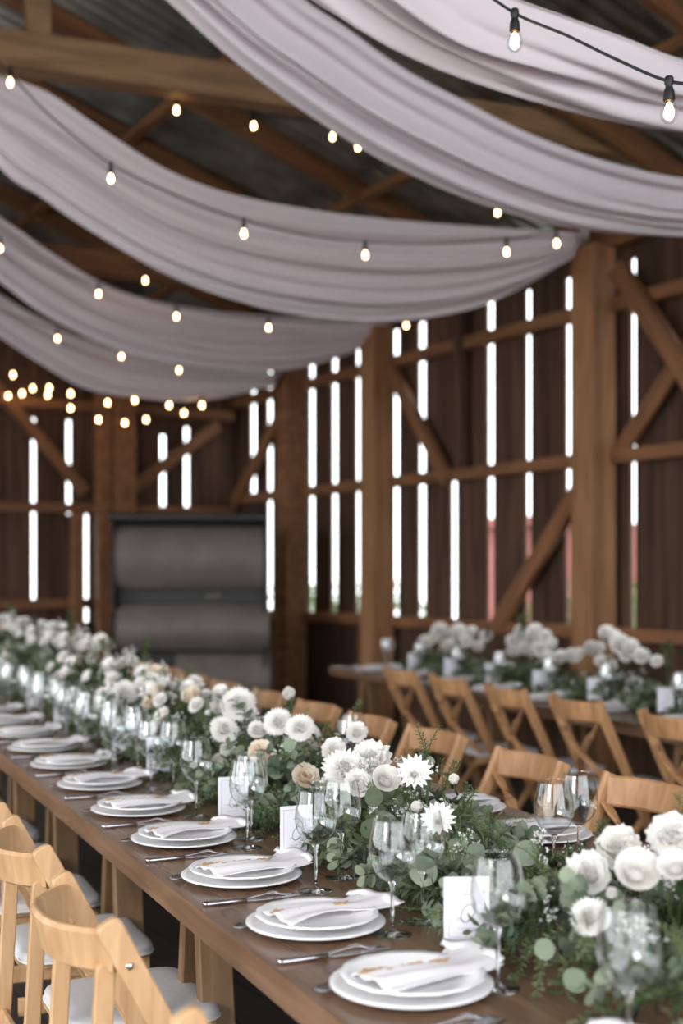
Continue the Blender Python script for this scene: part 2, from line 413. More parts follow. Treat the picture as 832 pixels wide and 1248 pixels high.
wbar('diagonal_brace', M['rail'], [(T1-.08, end_y(-20), zz(480, 14.9)), (T1-.08, end_y(100), zz(606, 14.9))], .13, .06, (0, 1, 1), 'diagonal brace on the end wall ending at the tall dark post', 'thing', 'brace', 'barn braces')
# tie beams
def xbeam(x, y0, y1, z, h, label, mat='beam'):
    return wbar('tie_beam', M[mat], [(x, y0, z), (x, y1, z)], .14, h, (1, 0, 0), label, 'thing', 'beam', 'tie beams across the barn')
def world_beam(p0, p1, w, h, name, label):
    p0 = Vector(p0); p1 = Vector(p1); d = p1-p0; L = d.length; X = d.normalized(); Z = Vector((0, 0, 1)); Y = Z.cross(X)
    mb = MB(); mb.board((0, 0, 0), (L, 0, 0), w, h, (0, 1, 0), .008); o = mb.build(name, M['beam'])
    m = Matrix((X, Y, Z)).transposed().to_4x4(); m.translation = p0; o.matrix_world = m
    return tag(o, label, 'beam', 'tie beams across the barn', 'thing')
def UP(px, py, d): return Vector(((px-PX0)*d/FPX, d, zz(py, d)))
bz = 4.29-.02
def onz(px, py, z): d = (z-CAMZ)*FPX/(PY0-py); return UP(px, py, d)
bl = onz(0, 62, bz); br_ = onz(832, 184, bz); dv = (br_-bl)
world_beam(bl-dv*.75, br_+dv*.12, .16, .205, 'tie_beam', 'pale brown tie beam crossing under the roof above the swags')
kp = bl+dv*.045
mb = MB(); mb.board((0, 0, 0), (0, 0, 1.3), .13, .13, (1, 0, 0), .006)
o = mb.build('king_post', M['beam']); o.location = (kp.x, kp.y, bz+.09); o.rotation_euler = (0, 0, math.atan2(dv.y, dv.x)); tag(o, 'short square post standing on the pale tie beam', 'post', kind='thing')
xbeam(p2+.1, -.05, WID-.1, 4.02, .2, 'tie beam across the barn above the middle post', 'rail')
xbeam(p3+.9, -.05, WID-.1, 3.95, .2, 'tie beam across the barn near the end wall', 'rail')

# open side and open end: two low stub walls and a high header so that daylight enters in bays
mb = MB(); mb.box(T0, T1, WID, WID+.04, 0, .7); tag(wobj(mb.build('wall_left', M['plank'])), 'low plank wall under the open side', kind='structure')
mb = MB()
for a, b in ((-WP, 2.2), (WID-2.0, WID)):
    n = 9
    for i in range(n): mb.box(T0, T0+.03, a+(b-a)*i/n+.0015, a+(b-a)*(i+1)/n-.0015, 0, EAVE)
tag(wobj(mb.build('wall_front', M['plank'])), 'plank wall beside the big open doorway', kind='structure')

# ------------------------------------------------------------------ outside
mb = MB()
for k in range(11): mb.box(k*.3, k*.3+.297, 0, .06, 0, 2.4)
mb.box(-.2, 3.5, -.2, .3, 2.4, 2.55)
s = empty('garden_shed', W.at(8.2, 7.5, -.12), rotW); tag(s, 'red boarded shed glimpsed through the wall gaps', 'shed'); s.location.z = -.12
mb.build('board_wall', M['redwall'], s)
mb = MB(); mb.box(0, 3.3, 0, 2.5, 0, 2.38); o = mb.build('shed_body', M['redwall'], s); o.location = (0, -2.6, 0)
def hedge(t, p, L, h, lab):
    mb = MB()
    for i in range(int(L*h*420)):
        c = Vector((R.uniform(0, L), R.gauss(0, .28), R.uniform(0, h)*(.9+.1*math.sin(i)))); q = Vector((R.gauss(0, 1), R.gauss(0, 1), R.gauss(0, 1))).normalized(); w = q.orthogonal().normalized()
        mb.add([c-q*.06, c+w*.03, c+q*.06, c-w*.03], [(0, 1, 2, 3)])
    o = mb.build('hedge', M['hedge']); o.location = W.at(t, p, -.12); o.rotation_euler = (0, 0, rotW); tag(o, lab, 'hedge', kind='thing')
hedge(2.2, 5, 4.6, 1.6, 'pale green hedge glimpsed through the side wall gaps beyond the thick post')
hedge(8.8, 4.2, 4.2, 1.5, 'pale green hedge glimpsed between the boards past the middle post')

# ------------------------------------------------------------------ chairs
def arc_pts(xa, n, y0, bow, z, power=2.2):
    return [(-xa+2*xa*i/n, y0-bow*(1-abs(-1+2*i/n)**power), z) for i in range(n+1)]
def seat_pad(w0, w1, y0, y1, z0, h):
    """rounded trapezoid cushion"""
    def outline(k):
        pts = []; c = .07
        cs = [(-w0/2, y0), (w0/2, y0), (w1/2, y1), (-w1/2, y1)]
        for i, (x, y) in enumerate(cs):
            p = Vector((x, y)); a = Vector(cs[i-1]); b = Vector(cs[(i+1) % 4]); A_ = p+(a-p).normalized()*c*1.0; B_ = p+(b-p).normalized()*c
            for q in range(6):
                f = q/5; pts.append(A_.lerp(p, f).lerp(p.lerp(B_, f), f))
        ctr = Vector((0, (y0+y1)/2)); return [ctr+(q-ctr)*k for q in pts]
    mb = MB(); rings = []
    for k, z in ((.0, z0), (.985, z0), (1.0, z0+.004), (1.0, z0+h*.6), (.985, z0+h*.8), (.93, z0+h*.93), (.75, z0+h), (.4, z0+h*1.04), (0, z0+h*1.05)):
        rings.append([(q.x, q.y, z) for q in outline(max(k, .001))])
    P = [r+[r[0]] for r in rings]; mb.grid(P); return mb, [(q.x, q.y, z0+h*.12) for q in outline(1.005)]
def rot_align(o): return o
def make_folding():
    t = empty('folding_chair'); wd = M['chair']
    for s_ in (-1, 1):
        x = s_*.198
        mb = MB(); mb.side_board(x, (x, -.268, .850), (x, .18, 0.0), .047, .023); l = mb.build('leg', wd, t)
        rv = MB(); rv.lathe([(0, .004), (.006, .003), (.0075, 0), (.0075, -.004)], 12); r = rv.build('rivet', M['rivet'], l, True)
        r.location = (x+s_*.0125, -.228, .77); r.rotation_euler = (0, s_*PI/2, 0)
        x2 = s_*.172
        mb = MB(); mb.side_board(x2, (x2, -.262, .770), (x2, -.305, 0.0), .036, .018); l = mb.build('leg', wd, t)
        rv = MB(); rv.lathe([(0, .004), (.006, .003), (.0075, 0), (.0075, -.004)], 12); r = rv.build('rivet', M['rivet'], l, True)
        r.location = (x2-s_*.0085, -.27, .70); r.rotation_euler = (0, s_*PI/2, 0)
        mb = MB(); mb.board((x2*.93, -.25, .382), (x2*.93, .155, .382), .045, .02, Zv, .004); mb.build('seat_rail', wd, t)
    mb = MB(); mb.sweep([(x, y, z) for x, y, z in arc_pts(.186, 20, -.250, .088, .792, 2.6)], .082, .018, (0, -.25, 1), .007)
    mb.build('top_rail', wd, t, True, 40)
    for y, z in ((-.285, .36), (.085, .17)):
        mb = MB(); mb.board((-.185, y, z), (.185, y, z), .045, .018, Zv, .005); mb.build('stretcher', wd, t)
    mb, pip = seat_pad(.35, .40, -.2, .165, .392, .01); mb2 = MB(); mb2.v, mb2.f, mb2.mi = mb.v, mb.f, mb.mi
    mb2.build('seat_board', wd, t)
    mb, pip = seat_pad(.355, .405, -.195, .17, .404, .03); p = mb.build('seat_pad', M['pad'], t, True)
    mb = MB(); mb.tube(pip+[pip[0]], .0035, 6); mb.build('piping', M['pad2'], p, True)
    return tag(t, 'x', 'chair')
def make_cross():
    t = empty('crossback_chair'); wd = M['chair2']
    for s_ in (-1, 1):
        x = s_*.2
        pts = [(x, -.262, .885), (x, -.235, .82), (x, -.13, .6), (x*.98, .0, .33), (x*.96, .14, .0)]
        mb = MB(); mb.sweep(pts, .05, .026, (0, 1, .4), .009); mb.build('leg', wd, t, True, 40)
        mb = MB(); mb.sweep([(x*.88, .08, .44), (x*.88, -.08, .25), (x*.9, -.25, 0)], .034, .022, (0, 1, .4), .006); mb.build('leg', wd, t)
        # one slat of the crossed back
        pp = []
        for i in range(13):
            f = i/12; xx = x*(.93-1.80*f); pp.append((xx, -.235+.115*f-.045*math.sin(PI*f)+.004*s_, .80-.33*f))
        mb = MB(); mb.sweep(pp, .036, .010, (1, 0, s_*.9), .003); mb.build('cross_slat', wd, t, True, 40)
        mb = MB(); mb.board((x*.83, -.16, .427), (x*.83, .2, .427), .04, .02, Zv, .004); mb.build('seat_rail', wd, t)
    mb = MB(); mb.sweep(arc_pts(.188, 20, -.245, .06, .835, 2.2), .094, .018, (0, -.25, 1), .007); mb.build('top_rail', wd, t, True, 40)
    for y, z in ((-.18, .12), (.05, .2)):
        mb = MB(); mb.board((-.18, y, z), (.18, y, z), .03, .018, Zv, .005); mb.build('stretcher', wd, t)
    mb, pip = seat_pad(.33, .39, -.14, .24, .437, .01); mb.build('seat_board', wd, t)
    mb, pip = seat_pad(.335, .395, -.135, .245, .449, .03); p = mb.build('seat_pad', M['pad'], t, True)
    mb = MB(); mb.tube(pip+[pip[0]], .0035, 6); mb.build('piping', M['pad2'], p, True)
    return tag(t, 'x', 'chair')
FC = make_folding(); XC = make_cross()
angA = A.ang-PI/2; angB = B.ang-PI/2              # local +y along u; chairs facing +n: local +y -> n
faceA = math.atan2(A.n.y, A.n.x)-PI/2; faceB = math.atan2(B.n.y, B.n.x)-PI/2
for i, t in enumerate((-1.88, -.97, -.29, .30, .88, 1.45, 2.02, 2.6, 3.2)):
    place(FC, A.at(t, -.012+R.uniform(-.012, .012)), faceA+R.uniform(-.03, .03),
          'honey wood folding chair with grey pad, %s along the aisle side of the long table' % ORD(i), 'folding chairs along the long table')
for i, t in enumerate((-1.02, -.36, .29, 1.0, 1.56, 2.15, 2.8, 3.45, 4.08, 4.7, 5.3)):
    place(XC, A.at(t, 1.22+.02+R.uniform(-.015, .015)), faceA+PI+R.uniform(-.04, .04), 
          'wooden chair facing across the long table behind the garland, %s from the camera' % ORD(i), 'chairs behind the garland', (1, 1, .975))
ci = 0
for i, px in enumerate((985, 850, 725, 636, 561, 500)):
    r = (px-PX0)/FPX; d = 3.39/(r+.381); q = Vector((r*d, d))-B.o; t = q.dot(B.u)
    place(XC, B.at(t+.2, -.03), faceB+R.uniform(-.03, .03), 'cross-back wooden chair drawn up to the second table, %s counted from the camera' % ORD(i), 'cross-back chairs at the second table', (1, 1, 1))

# ------------------------------------------------------------------ tables
def make_table(F, t0, t1, w, legs, label, group=None):
    c = F.at(t0, 0, 0); e = empty('banquet_table', c, F.ang-PI/2)   # local y along table, local x across (n)
    tag(e, label, 'table', group)
    L = t1-t0; mb = MB(); nb = 5
    for i in range(nb): mb.board((w*(i+.5)/nb, 0, TZ-.029), (w*(i+.5)/nb, L, TZ-.029), w/nb-.0006, .058, (1, 0, 0), .0012)
    mb.build('tabletop', M['table'], e)
    for t in legs:
        for x, dx in ((.17, -.0), (w-.17, .0)):
            for s_ in (-1, 1):
                mb = MB(); mb.board((x, t-t0+s_*.045, TZ-.058), (x-0*dx, t-t0+s_*.14, 0), .085, .04, (0, 1, 0) if 0 else (1, 0, 0), .004); mb.build('leg', M['leg'], e)
        mb = MB(); mb.board((.12, t-t0, TZ-.09), (w-.12, t-t0, TZ-.09), .05, .065, (0, 1, 0), .004); mb.build('crossbar', M['leg'], e)
    return e
make_table(A, -2.3, 7.2, 1.22, (-1.25, -.33, .52, 1.44, 2.3, 3.2, 4.6, 6.0), 'long brown wooden banquet table laid with white plates and a garland')
make_table(B, -2.6, 3.92, .98, (-2.0, -.4, 1.6, 3.5), 'second brown banquet table standing behind the cross-back chairs')

# ------------------------------------------------------------------ tableware prototypes
def plate_mesh(r, h, scal=0):
    prof = [(.001, .004), (r*.55, .004), (r*.62, .006), (r*.72, h*.55), (r*.9, h*.85), (r, h), (r*1.003, h-.0015), (r*.985, h-.004), (r*.88, h*.85-.005), (r*.7, h*.5-.004), (r*.5, 0), (r*.46, 0), (r*.45, .0015), (.001, .0015)]
    mb = MB(); mb.lathe(prof, 64, (lambda a, i: 1+scal*math.cos(14*a) if 3 < i < 9 else 1) if scal else None); return mb
DP = plate_mesh(.138, .016).build('dinner_plate', M['plate'], smooth=True); tag(DP, 'x', 'plate')
SP = plate_mesh(.122, .015, .012).build('salad_plate', M['plate'], smooth=True); tag(SP, 'x', 'plate')
def make_napkin(seed=1):
    rr = random.Random(seed); mb = MB(); P = []
    n = 30; m = 14; L = .275
    for i in range(n+1):
        f = i/n; row = []
        x = -.105+L*f
        wid = .045+.055*abs(f-.50)**1.1*2 if f > .5 else .075-.03*(f/.5)
        wid *= 1.0
        lift = .0085+.016*max(0, (f-.6)/.4)**1.6+.006*math.sin(f*5)
        for j in range(m+1):
            v = j/m*2-1; k = math.sin(v*7+f*3+seed)*.0035*(1-f*.2)+.009*(1-v*v)*(1-.5*f)
            y = v*wid*.78+.02*math.sin(f*3.4+seed)-.01+(.03*f*f)
            row.append((x+.012*v*math.sin(3*f+seed)-(.02*abs(v)*(f > .9)), y, lift+k))
        P.append(row)
    mb.grid(P); o = mb.build('napkin', M['napkin'], smooth=True); md = o.modifiers.new('t', 'SOLIDIFY'); md.thickness = .0025; md.offset = 1
    return tag(o, 'x', 'napkin')
NK = make_napkin(1); NK2 = make_napkin(3)
def make_sprig():
    mb = MB(); rr = random.Random(4); pts = [(-.085+.17*i/16, .006*math.sin(i*.8)-.003, .001+.0015*math.sin(i*.9)) for i in range(17)]
    mb.tube(pts, .0016, 5)
    for i in range(34):
        f = rr.choice([rr.uniform(0, .35), rr.uniform(0, 1)]); x, y, z = pts[int(f*16)]; a = rr.uniform(-.7, .7)+(PI if rr.random() < .2 else 0); s_ = rr.uniform(.008, .017)
        d = Vector((math.cos(a), math.sin(a), rr.uniform(0, .35))).normalized(); w = Vector((-d.y, d.x, 0))*.3
        c = Vector((x, y, z)); mb.add([c, c+d*s_*.5+w*s_, c+d*s_, c+d*s_*.5-w*s_], [(0, 1, 2, 3)])
    o = mb.build('dried_sprig', M['sprig']); md = o.modifiers.new('t', 'SOLIDIFY'); md.thickness = .0012
    return tag(o, 'x', 'sprig')
SG = make_sprig()
def flat_piece(outline, zf, th):
    """outline: list of (x, halfwidth); top follows zf(x)"""
    mb = MB(); P = []
    for x, w in outline:
        z = zf(x); row = []
        for a in range(9):
            an = 2*PI*a/8; row.append((x, w*math.cos(an), z+th*(.5+.5*math.sin(an))*(1)))
        P.append(row)
    mb.grid(P); return mb
def make_knife():
    e = empty('table_knife'); tag(e, 'x', 'knife')
    mb = flat_piece([(0, .001), (.002, .0095), (.02, .0105), (.06, .0095), (.093, .0085), (.098, .005), (.1, .001)], lambda x: 0, .0105); mb.build('handle', M['steel'], e, True)
    mb = flat_piece([(.098, .003), (.105, .006), (.13, .0095), (.2, .0105), (.218, .007), (.226, .001)], lambda x: .002, .002); mb.build('blade', M['steel'], e, True)
    return e
def make_fork():
    e = empty('table_fork'); tag(e, 'x', 'fork')
    zf = lambda x: .001+(.010*math.exp(-((x-.145)/.03)**2))
    mb = flat_piece([(0, .001), (.004, .0075), (.03, .0075), (.08, .0045), (.125, .0032), (.14, .006), (.15, .0115), (.157, .012)], zf, .0028); mb.build('handle', M['steel'], e, True)
    mb = MB()
    for k in range(4):
        y = (k-1.5)*.0062; mb.tube([(.153, y, zf(.153)+.0015), (.17, y, .005), (.19, y, .002), (.2, y, .004)], .0014, 6, .0008)
    mb.build('tines', M['steel'], e, True); return e
def make_spoon():
    mb = MB(); P = []
    for i in range(17):                       # bowl: a shallow cup, open upwards
        f = i/16; x = f*.046; w = .0155*math.sqrt(max(1e-5, 1-(2*f-1)**2))*(1.05-.15*f); row = []
        for a in range(9):
            v = a/4-1; row.append((x, v*w, .0015+.0045*(1-math.sqrt(max(0, 1-v*v))*math.sqrt(max(0, 1-(2*f-1)**2)))+.0035))
        P.append(row)
    o = None; e = empty('spoon'); tag(e, 'x', 'spoon')
    mb.grid(P); b = mb.build('bowl', M['steel'], e, True); md = b.modifiers.new('t', 'SOLIDIFY'); md.thickness = .0016
    mb = flat_piece([(.044, .003), (.055, .0022), (.1, .003), (.13, .0055), (.142, .005), (.145, .001)], lambda x: .0045-.0025*min(1, max(0, (x-.05)/.03)), .0022); mb.build('handle', M['steel'], e, True)
    return e
KN = make_knife(); FK = make_fork(); SPN = make_spoon()
def make_wineglass():
    e = empty('wine_glass'); tag(e, 'x', 'glass')
    H = .226
    mb = MB(); mb.lathe([(.0005, .0035), (.02, .003), (.036, .0015), (.0375, .0008), (.036, 0), (.0005, 0)][::-1]+[], 40)
    mb = MB(); mb.lathe([(.0004, 0), (.036, 0), (.0378, .0009), (.036, .0020), (.02, .0038), (.009, .0062), (.0045, .011), (.0038, .02), (.0004, .02)], 40); mb.build('foot', M['glass'], e, True)
    mb = MB(); mb.lathe([(.0004, .0195), (.0038, .0195), (.0036, .05), (.0038, .085), (.0052, .097), (.0085, .1035), (.0004, .1045)], 24); mb.build('stem', M['glass'], e, True)
    out = [(.0085, .1035), (.02, .109), (.033, .121), (.0425, .139), (.0462, .157), (.0452, .177), (.0415, .199), (.0365, H)]
    inn = [(.0358, H), (.0408, .199), (.0445, .177), (.0455, .157), (.0418, .139), (.0322, .1218), (.019, .1105), (.0004, .1068)]
    def sm(p):
        q = []
        for i in range(len(p)-1):
            a = p[max(i-1, 0)]; b = p[i]; c = p[i+1]; d = p[min(i+2, len(p)-1)]
            for k in range(4):
                u = k/4; q.append(tuple(.5*((2*b[m])+(-a[m]+c[m])*u+(2*a[m]-5*b[m]+4*c[m]-d[m])*u*u+(-a[m]+3*b[m]-3*c[m]+d[m])*u**3) for m in (0, 1)))
        q.append(p[-1]); return q
    mb = MB(); mb.lathe(sm(out)+[(.0362, H+.0004)]+sm(inn), 48); mb.build('bowl', M['bowlglass'], e, True)
    return e
WG = make_wineglass()
def make_card():
    e = empty('table_card'); tag(e, 'x', 'card')
    mb = MB(); mb.board((0, 0, .022), (0, 0, .142), .084, .0016, (1, 0, 0), .0003); c = mb.build('card', M['card'], e)
    # printed border and flowing monogram
    mb = MB(); y = -.0011
    for x0, x1, z0, z1 in ((-.033, .033, .031, .0316), (-.033, .033, .1324, .133), (-.033, -.0324, .031, .133), (.0324, .033, .031, .133), (-.016, .016, .047, .0476)):
        mb.box(x0, x1, y-.0002, y, z0, z1)
    pts = []
    for i in range(60):
        f = i/59; a = f*2*PI*1.35-.6; pts.append((.016*math.sin(a)*(1-.35*f)+.002, y, .088+.024*math.cos(a*.92)*(1-.25*f)-.018*f))
    mb.tube(pts, .0007, 5)
    mb.tube([(-.018+.036*i/12, y, .062+.004*math.sin(i*.9)) for i in range(13)], .0006, 5)
    mb.build('lettering', M['ink'], c)
    mb = MB(); mb.box(-.034, .034, -.014, -.0018, 0, .03); mb.box(-.034, .034, .0018, .014, 0, .03); mb.box(-.034, .034, -.0018, .0018, 0, .021)
    mb.build('holder', M['acrylic'], e)
    return e
CD = make_card()

# ------------------------------------------------------------------ laying the tables
rn = faceA+PI/2                                   # local x along n
def setting(F, t, p, dirn, who, glasses=(), plates=True, cut=True, nap=None, rot=None, jit=.01):
    rx = math.atan2(F.n.y, F.n.x)+(0 if dirn > 0 else PI)
    t += R.uniform(-jit, jit)
    if plates:
        place(DP, F.at(t, p, TZ+.0005), 0, 'large white lower plate, %s' % who, 'dinner plates')
        place(SP, F.at(t, p+.003*dirn, TZ+.0172), R.uniform(0, 1), 'smaller white upper plate, %s' % who, 'salad plates')
        rz = rx+R.uniform(.12, .34)*1
        place(nap or NK, F.at(t, p+.01*dirn, TZ+.0200), rz, 'white napkin across the plates, %s' % who, 'napkins')
        q = F.at(t+.004, p-.01*dirn, TZ+.0405); place(SG, q, rz-.15, 'golden dried sprig on napkin, %s' % who, 'dried sprigs on the napkins')
    if cut:
        tt = t-.20*dirn
        place(KN, F.at(tt, p-.155*dirn, TZ+.0002), rx+R.uniform(-.03, .03), 'silver knife beside a fork, %s' % who, 'knives')
        place(FK, F.at(tt+.017*dirn, p-.140*dirn, TZ+.0002), rx+R.uniform(-.04, .04), 'silver fork beside a knife, %s' % who, 'forks')
        place(SPN, F.at(t+.035*dirn, p-.155*dirn, TZ+.0002), rx+.62*1, 'silver spoon tucked under the plate, %s' % who, 'spoons')
near_t = (-1.91, -1.47, -1.04, -.60, -.13, .33, .83, 1.33, 1.82, 2.3, 2.78, 3.26)
for i, t in enumerate(near_t):
    setting(A, t, .172, 1, 'aisle side of long table, %s place from camera' % ORD(i), nap=(NK, NK2)[i % 2])
def gl(F, t, p, lab): place(WG, F.at(t, p, TZ+.0003), R.uniform(0, 6), lab, 'wine glasses')
for t, p, lab in [(-1.89, .31, 'big blurred wine glass standing closest to the camera beside the white blooms'),
                  (-1.52, .31, 'wine glass in front of the white card near the lower edge of the picture'),
                  (-1.15, .29, 'wine glass standing alone between the second and third place cards'),
                  (-1.09, .385, 'wine glass hidden behind the lone glass, its foot against the greenery'),
                  (-.77, .285, 'wine glass in front of the cream rose and a place card'),
                  (-.67, .39, 'wine glass behind the one beside the cream rose, foot by the round leaves'),
                  (-.27, .30, 'wine glass in front of the card below the cream rose with golden centre'),
                  (-.17, .345, 'wine glass mostly hidden behind another beside the second upright card'),
                  (.19, .305, 'wine glass standing apart before the dark green leaves, past the second card'),
                  (.72, .315, 'aisle side one of the touching pair of wine glasses past the lone glass'),
                  (.67, .375, 'garland side one of the touching pair of wine glasses past the lone glass')]:
    gl(A, t, p, lab)
k = 0
for i, t in enumerate((1.15, 1.6, 2.05, 2.5, 2.95, 3.4, 3.85, 4.3)):
    for dt, p in ((0, .30), (.06, .385), (-.16, .36)):
        gl(A, t+dt+R.uniform(-.02, .02), p+R.uniform(-.015, .015), '%s of the %s blurred cluster beyond the touching pair' % (('wine glass at the aisle side', 'wine glass at the garland side', 'wine glass at the camera side')[k % 3], ORD(i))); k += 1
for t, p, lab in [(-.88, .83, 'wine glass on the far side of the garland in front of the white napkin'), (-.80, .95, 'wine glass behind another on the far side, near the chair leg'),
                  (.64, 1.0, 'wine glass rising behind the white blooms beneath the small green sprig'), (.5, .92, 'wine glass half hidden behind white filler blooms beside another glass'),
                  (1.55, .95, 'wine glass behind the garland before the third chair back'), (2.0, .98, 'wine glass behind the garland beside the fourth chair back'), (2.75, .95, 'wine glass behind the far garland by the fifth chair back'), (3.3, .95, 'wine glass behind the far garland by the sixth chair back')]:
    gl(A, t, p, lab)
for i, t in enumerate((-1.5, -.95, -.46, -.02, .5, 1.05, 1.6)):
    setting(A, t, 1.055, -1, 'far side beyond the garland, %s place from camera' % ORD(i), cut=(i < 3))
for i, (t, p, a) in enumerate([(-1.32, .36, .05), (-.50, .345, .42), (-.01, .35, .30), (.93, .40, .35), (1.45, .41, .3), (1.95, .41, .3), (2.6, .41, .3), (3.3, .41, .3)]):
    q = A.at(t, p, TZ+.0002)
    labs = ['biggest white place card, in a clear block in front of the eucalyptus', 'white place card with a grey flourish behind the wine glass under the cream rose', 'white place card with a grey flourish beside the big round leaf',
            'white place card behind the touching pair of glasses']
    place(CD, q, a, labs[i] if i < 4 else 'white place card past the pair of glasses, %s behind it' % ORD(i-4), 'place cards')
# second table
B_set = [(-1.5, 0), (-.9, 1), (-.3, 2), (.35, 3), (.95, 4), (1.55, 5), (2.15, 6), (2.75, 7), (3.35, 8)]
for t, i in B_set:
    setting(B, t, .17, 1, 'second table, %s place from the camera' % ORD(i), cut=(i < 3))
    for dt, p in ((.17, .30), (.25, .36)):
        gl(B, t+dt, p, 'second-table wine glass, %s place from camera, %s' % (ORD(i), 'closer to the chairs' if p == .30 else 'closer to the flowers'))
    if i != 8: place(CD, B.at(t+.33, .33, TZ+.0002), .15, 'white place card on the second table, %s card from the camera' % ORD(i), 'place cards')

# ------------------------------------------------------------------ flowers
def petal(mb, base, ang, tilt, L, Wd, cup, curl, ruffle=0, n=6, m=6, pointed=0, ph=0):
    """one petal: starts near the axis, leans out by tilt from vertical"""
    ca, sa = math.cos(ang), math.sin(ang); P = []
    for i in range(n+1):
        f = i/n; row = []
        th = tilt*(f**.8)+curl*f*f
        # integrate roughly along the arc
        out = 0; up = 0; st = 6
        for k in range(st):
            g = f*(k+.5)/st; a = tilt*(g**.5)+curl*g*g; out += math.sin(a)*L*f/st; up += math.cos(a)*L*f/st
        w = Wd*(math.sin(PI*min(1, f*.62+.06))**.8)*(1 if not pointed else (1-f**2.2*pointed))
        for j in range(m+1):
            v = j/m*2-1
            inn = cup*(v*v)*w
            rf = ruffle*math.sin(v*9+ph+ang*3)*f*f
            x = base+out-inn*math.cos(tilt*.7)*1.0+rf; y = v*w; z = up+inn*math.sin(tilt*.7)*.6+rf*.7-(.12*w*abs(v)**3 if not pointed else 0)
            row.append((ca*x-sa*y, sa*x+ca*y, z))
        P.append(row)
    mb.grid(P)
def finish_flower(name, mb, mat, r, extra=None, seed=0):
    e = empty(name); mb.build('petals', mat, e, True)
    rr = random.Random(seed)
    sm_ = MB(); sm_.tube([(0, 0, .004), (.004, 0, -.03), (.0, .003, -.07)], .0028, 6); sm_.lathe([(.0005, -.006), (.006, -.002), (.012, .006)], 10); sm_.build('stem', M['stem'], e, True)
    if extra: extra(e)
    return tag(e, 'x', 'flower')
def mk_rose(name='garden_rose', mat='petal2', seed=1, gold=True):
    rr = random.Random(seed); mb = MB()
    for lay, (n, tilt, L, w, b) in enumerate([(4, .06, .028, .012, .001), (5, .25, .030, .015, .002), (6, .5, .033, .018, .003), (7, .8, .036, .021, .004), (8, 1.12, .038, .023, .005), (7, 1.5, .038, .024, .006)] if not gold else [(3, .1, .022, .012, .002), (4, .25, .026, .015, .004), (5, .5, .030, .018, .006), (6, .85, .034, .021, .007), (6, 1.15, .036, .023, .008), (5, 1.45, .038, .024, .008)]):
        if gold and lay < 1: continue
        for k in range(n):
            petal(mb, b, 2*PI*k/n+lay*.7+rr.uniform(-.15, .15), tilt+rr.uniform(-.13, .13), L, w, .55, -.5, .0012 if gold else .003, ph=rr.uniform(0, 6))
    def ex(e):
        if not gold: return
        s = MB()
        for i in range(40):
            a = rr.uniform(0, 6.28); r_ = rr.uniform(0, .007); s.tube([(r_*.5*math.cos(a), r_*.5*math.sin(a), .006), (r_*1.2*math.cos(a), r_*1.2*math.sin(a), .02+rr.uniform(-.003, .003))], .0008, 4)
        s.build('stamens', M['stamen'], e)
    return finish_flower(name, mb, M[mat], .04, ex, seed)
def mk_ran(name='ranunculus', seed=2):
    rr = random.Random(seed); mb = MB()
    for lay in range(8):
        f = lay/7; n = 4+lay
        for k in range(n):
            petal(mb, .0015+.006*f, 2*PI*k/n+lay*.9+rr.uniform(-.1, .1), .12+f*1.35, .020+.016*f, .011+.011*f, .6, -.75, .0006, ph=lay)
    return finish_flower(name, mb, M['petal'], .04, None, seed)
def mk_carn(name='carnation', seed=3):
    rr = random.Random(seed); mb = MB()
    for lay in range(7):
        f = lay/6; n = 5+lay
        for k in range(n):
            petal(mb, .002+.004*f, 2*PI*k/n+lay*.6+rr.uniform(-.2, .2), .1+f*1.5+rr.uniform(-.1, .1), .030+.006*f+rr.uniform(-.002, .002), .013, .35, -.2, .0035, n=5, m=8, ph=rr.uniform(0, 6))
    return finish_flower(name, mb, M['petal'], .036, None, seed)
def mk_dahl(name='dahlia', seed=4):
    rr = random.Random(seed); mb = MB()
    for lay in range(6):
        f = lay/5; n = 6+lay*2
        for k in range(n):
            petal(mb, .002+.006*f, 2*PI*k/n+lay*.5+rr.uniform(-.08, .08), .15+f*1.35, .018+.024*f, .007+.004*f, .5, -.15, 0, n=5, m=4, pointed=.9)
    return finish_flower(name, mb, M['petal'], .045, None, seed)
def mk_bud(name='rose_bud', seed=5):
    mb = MB()
    for lay in range(4):
        for k in range(3+lay): petal(mb, .002+.001*lay, 2*PI*k/(3+lay)+lay*.8, .10+.16*lay, .026+.001*lay, .011+.001*lay, .7, -.45)
    return finish_flower(name, mb, M['petal'], .02, None, seed)
FL = dict(rose=mk_rose(), ran=mk_ran(), carn=mk_carn(), dahl=mk_dahl(), bud=mk_bud(), wrose=mk_rose('white_rose', 'petal', 8, False))
FR = dict(rose=.039, ran=.034, carn=.036, dahl=.042, bud=.017, wrose=.038)
def flower(kind, pos, face, size, label, group):
    """face: direction the bloom looks; size = its radius in metres"""
    f = Vector(face).normalized(); q = f.to_track_quat('Z', 'Y'); e = (q @ Matrix.Rotation(R.uniform(0, 6), 3, 'Z').to_quaternion()).to_euler()
    s = size/FR[kind]; pos = Vector(pos)-f*.018*s
    return place(FL[kind], pos, tuple(e), label, group, s)
def on_plane(F, px, py, p):
    t, d = F.ray_p(px, p); return t, F.at(t, p, zz(py, d)), d
cam = Vector((0, 0, CAMZ)); BL = []
def px_flower(F, kind, px, py, rpx, p, label, group, up=.5):
    t, pos, d = on_plane(F, px, py, p); face = (cam-pos).normalized(); face = face+Vector((R.uniform(-.25, .25), R.uniform(-.1, .1), up)); 
    flower(kind, pos, face, rpx*d/FPX, label, group); BL.append((F is A, t, p, pos.z))
GA = 'white blooms in the long garland'
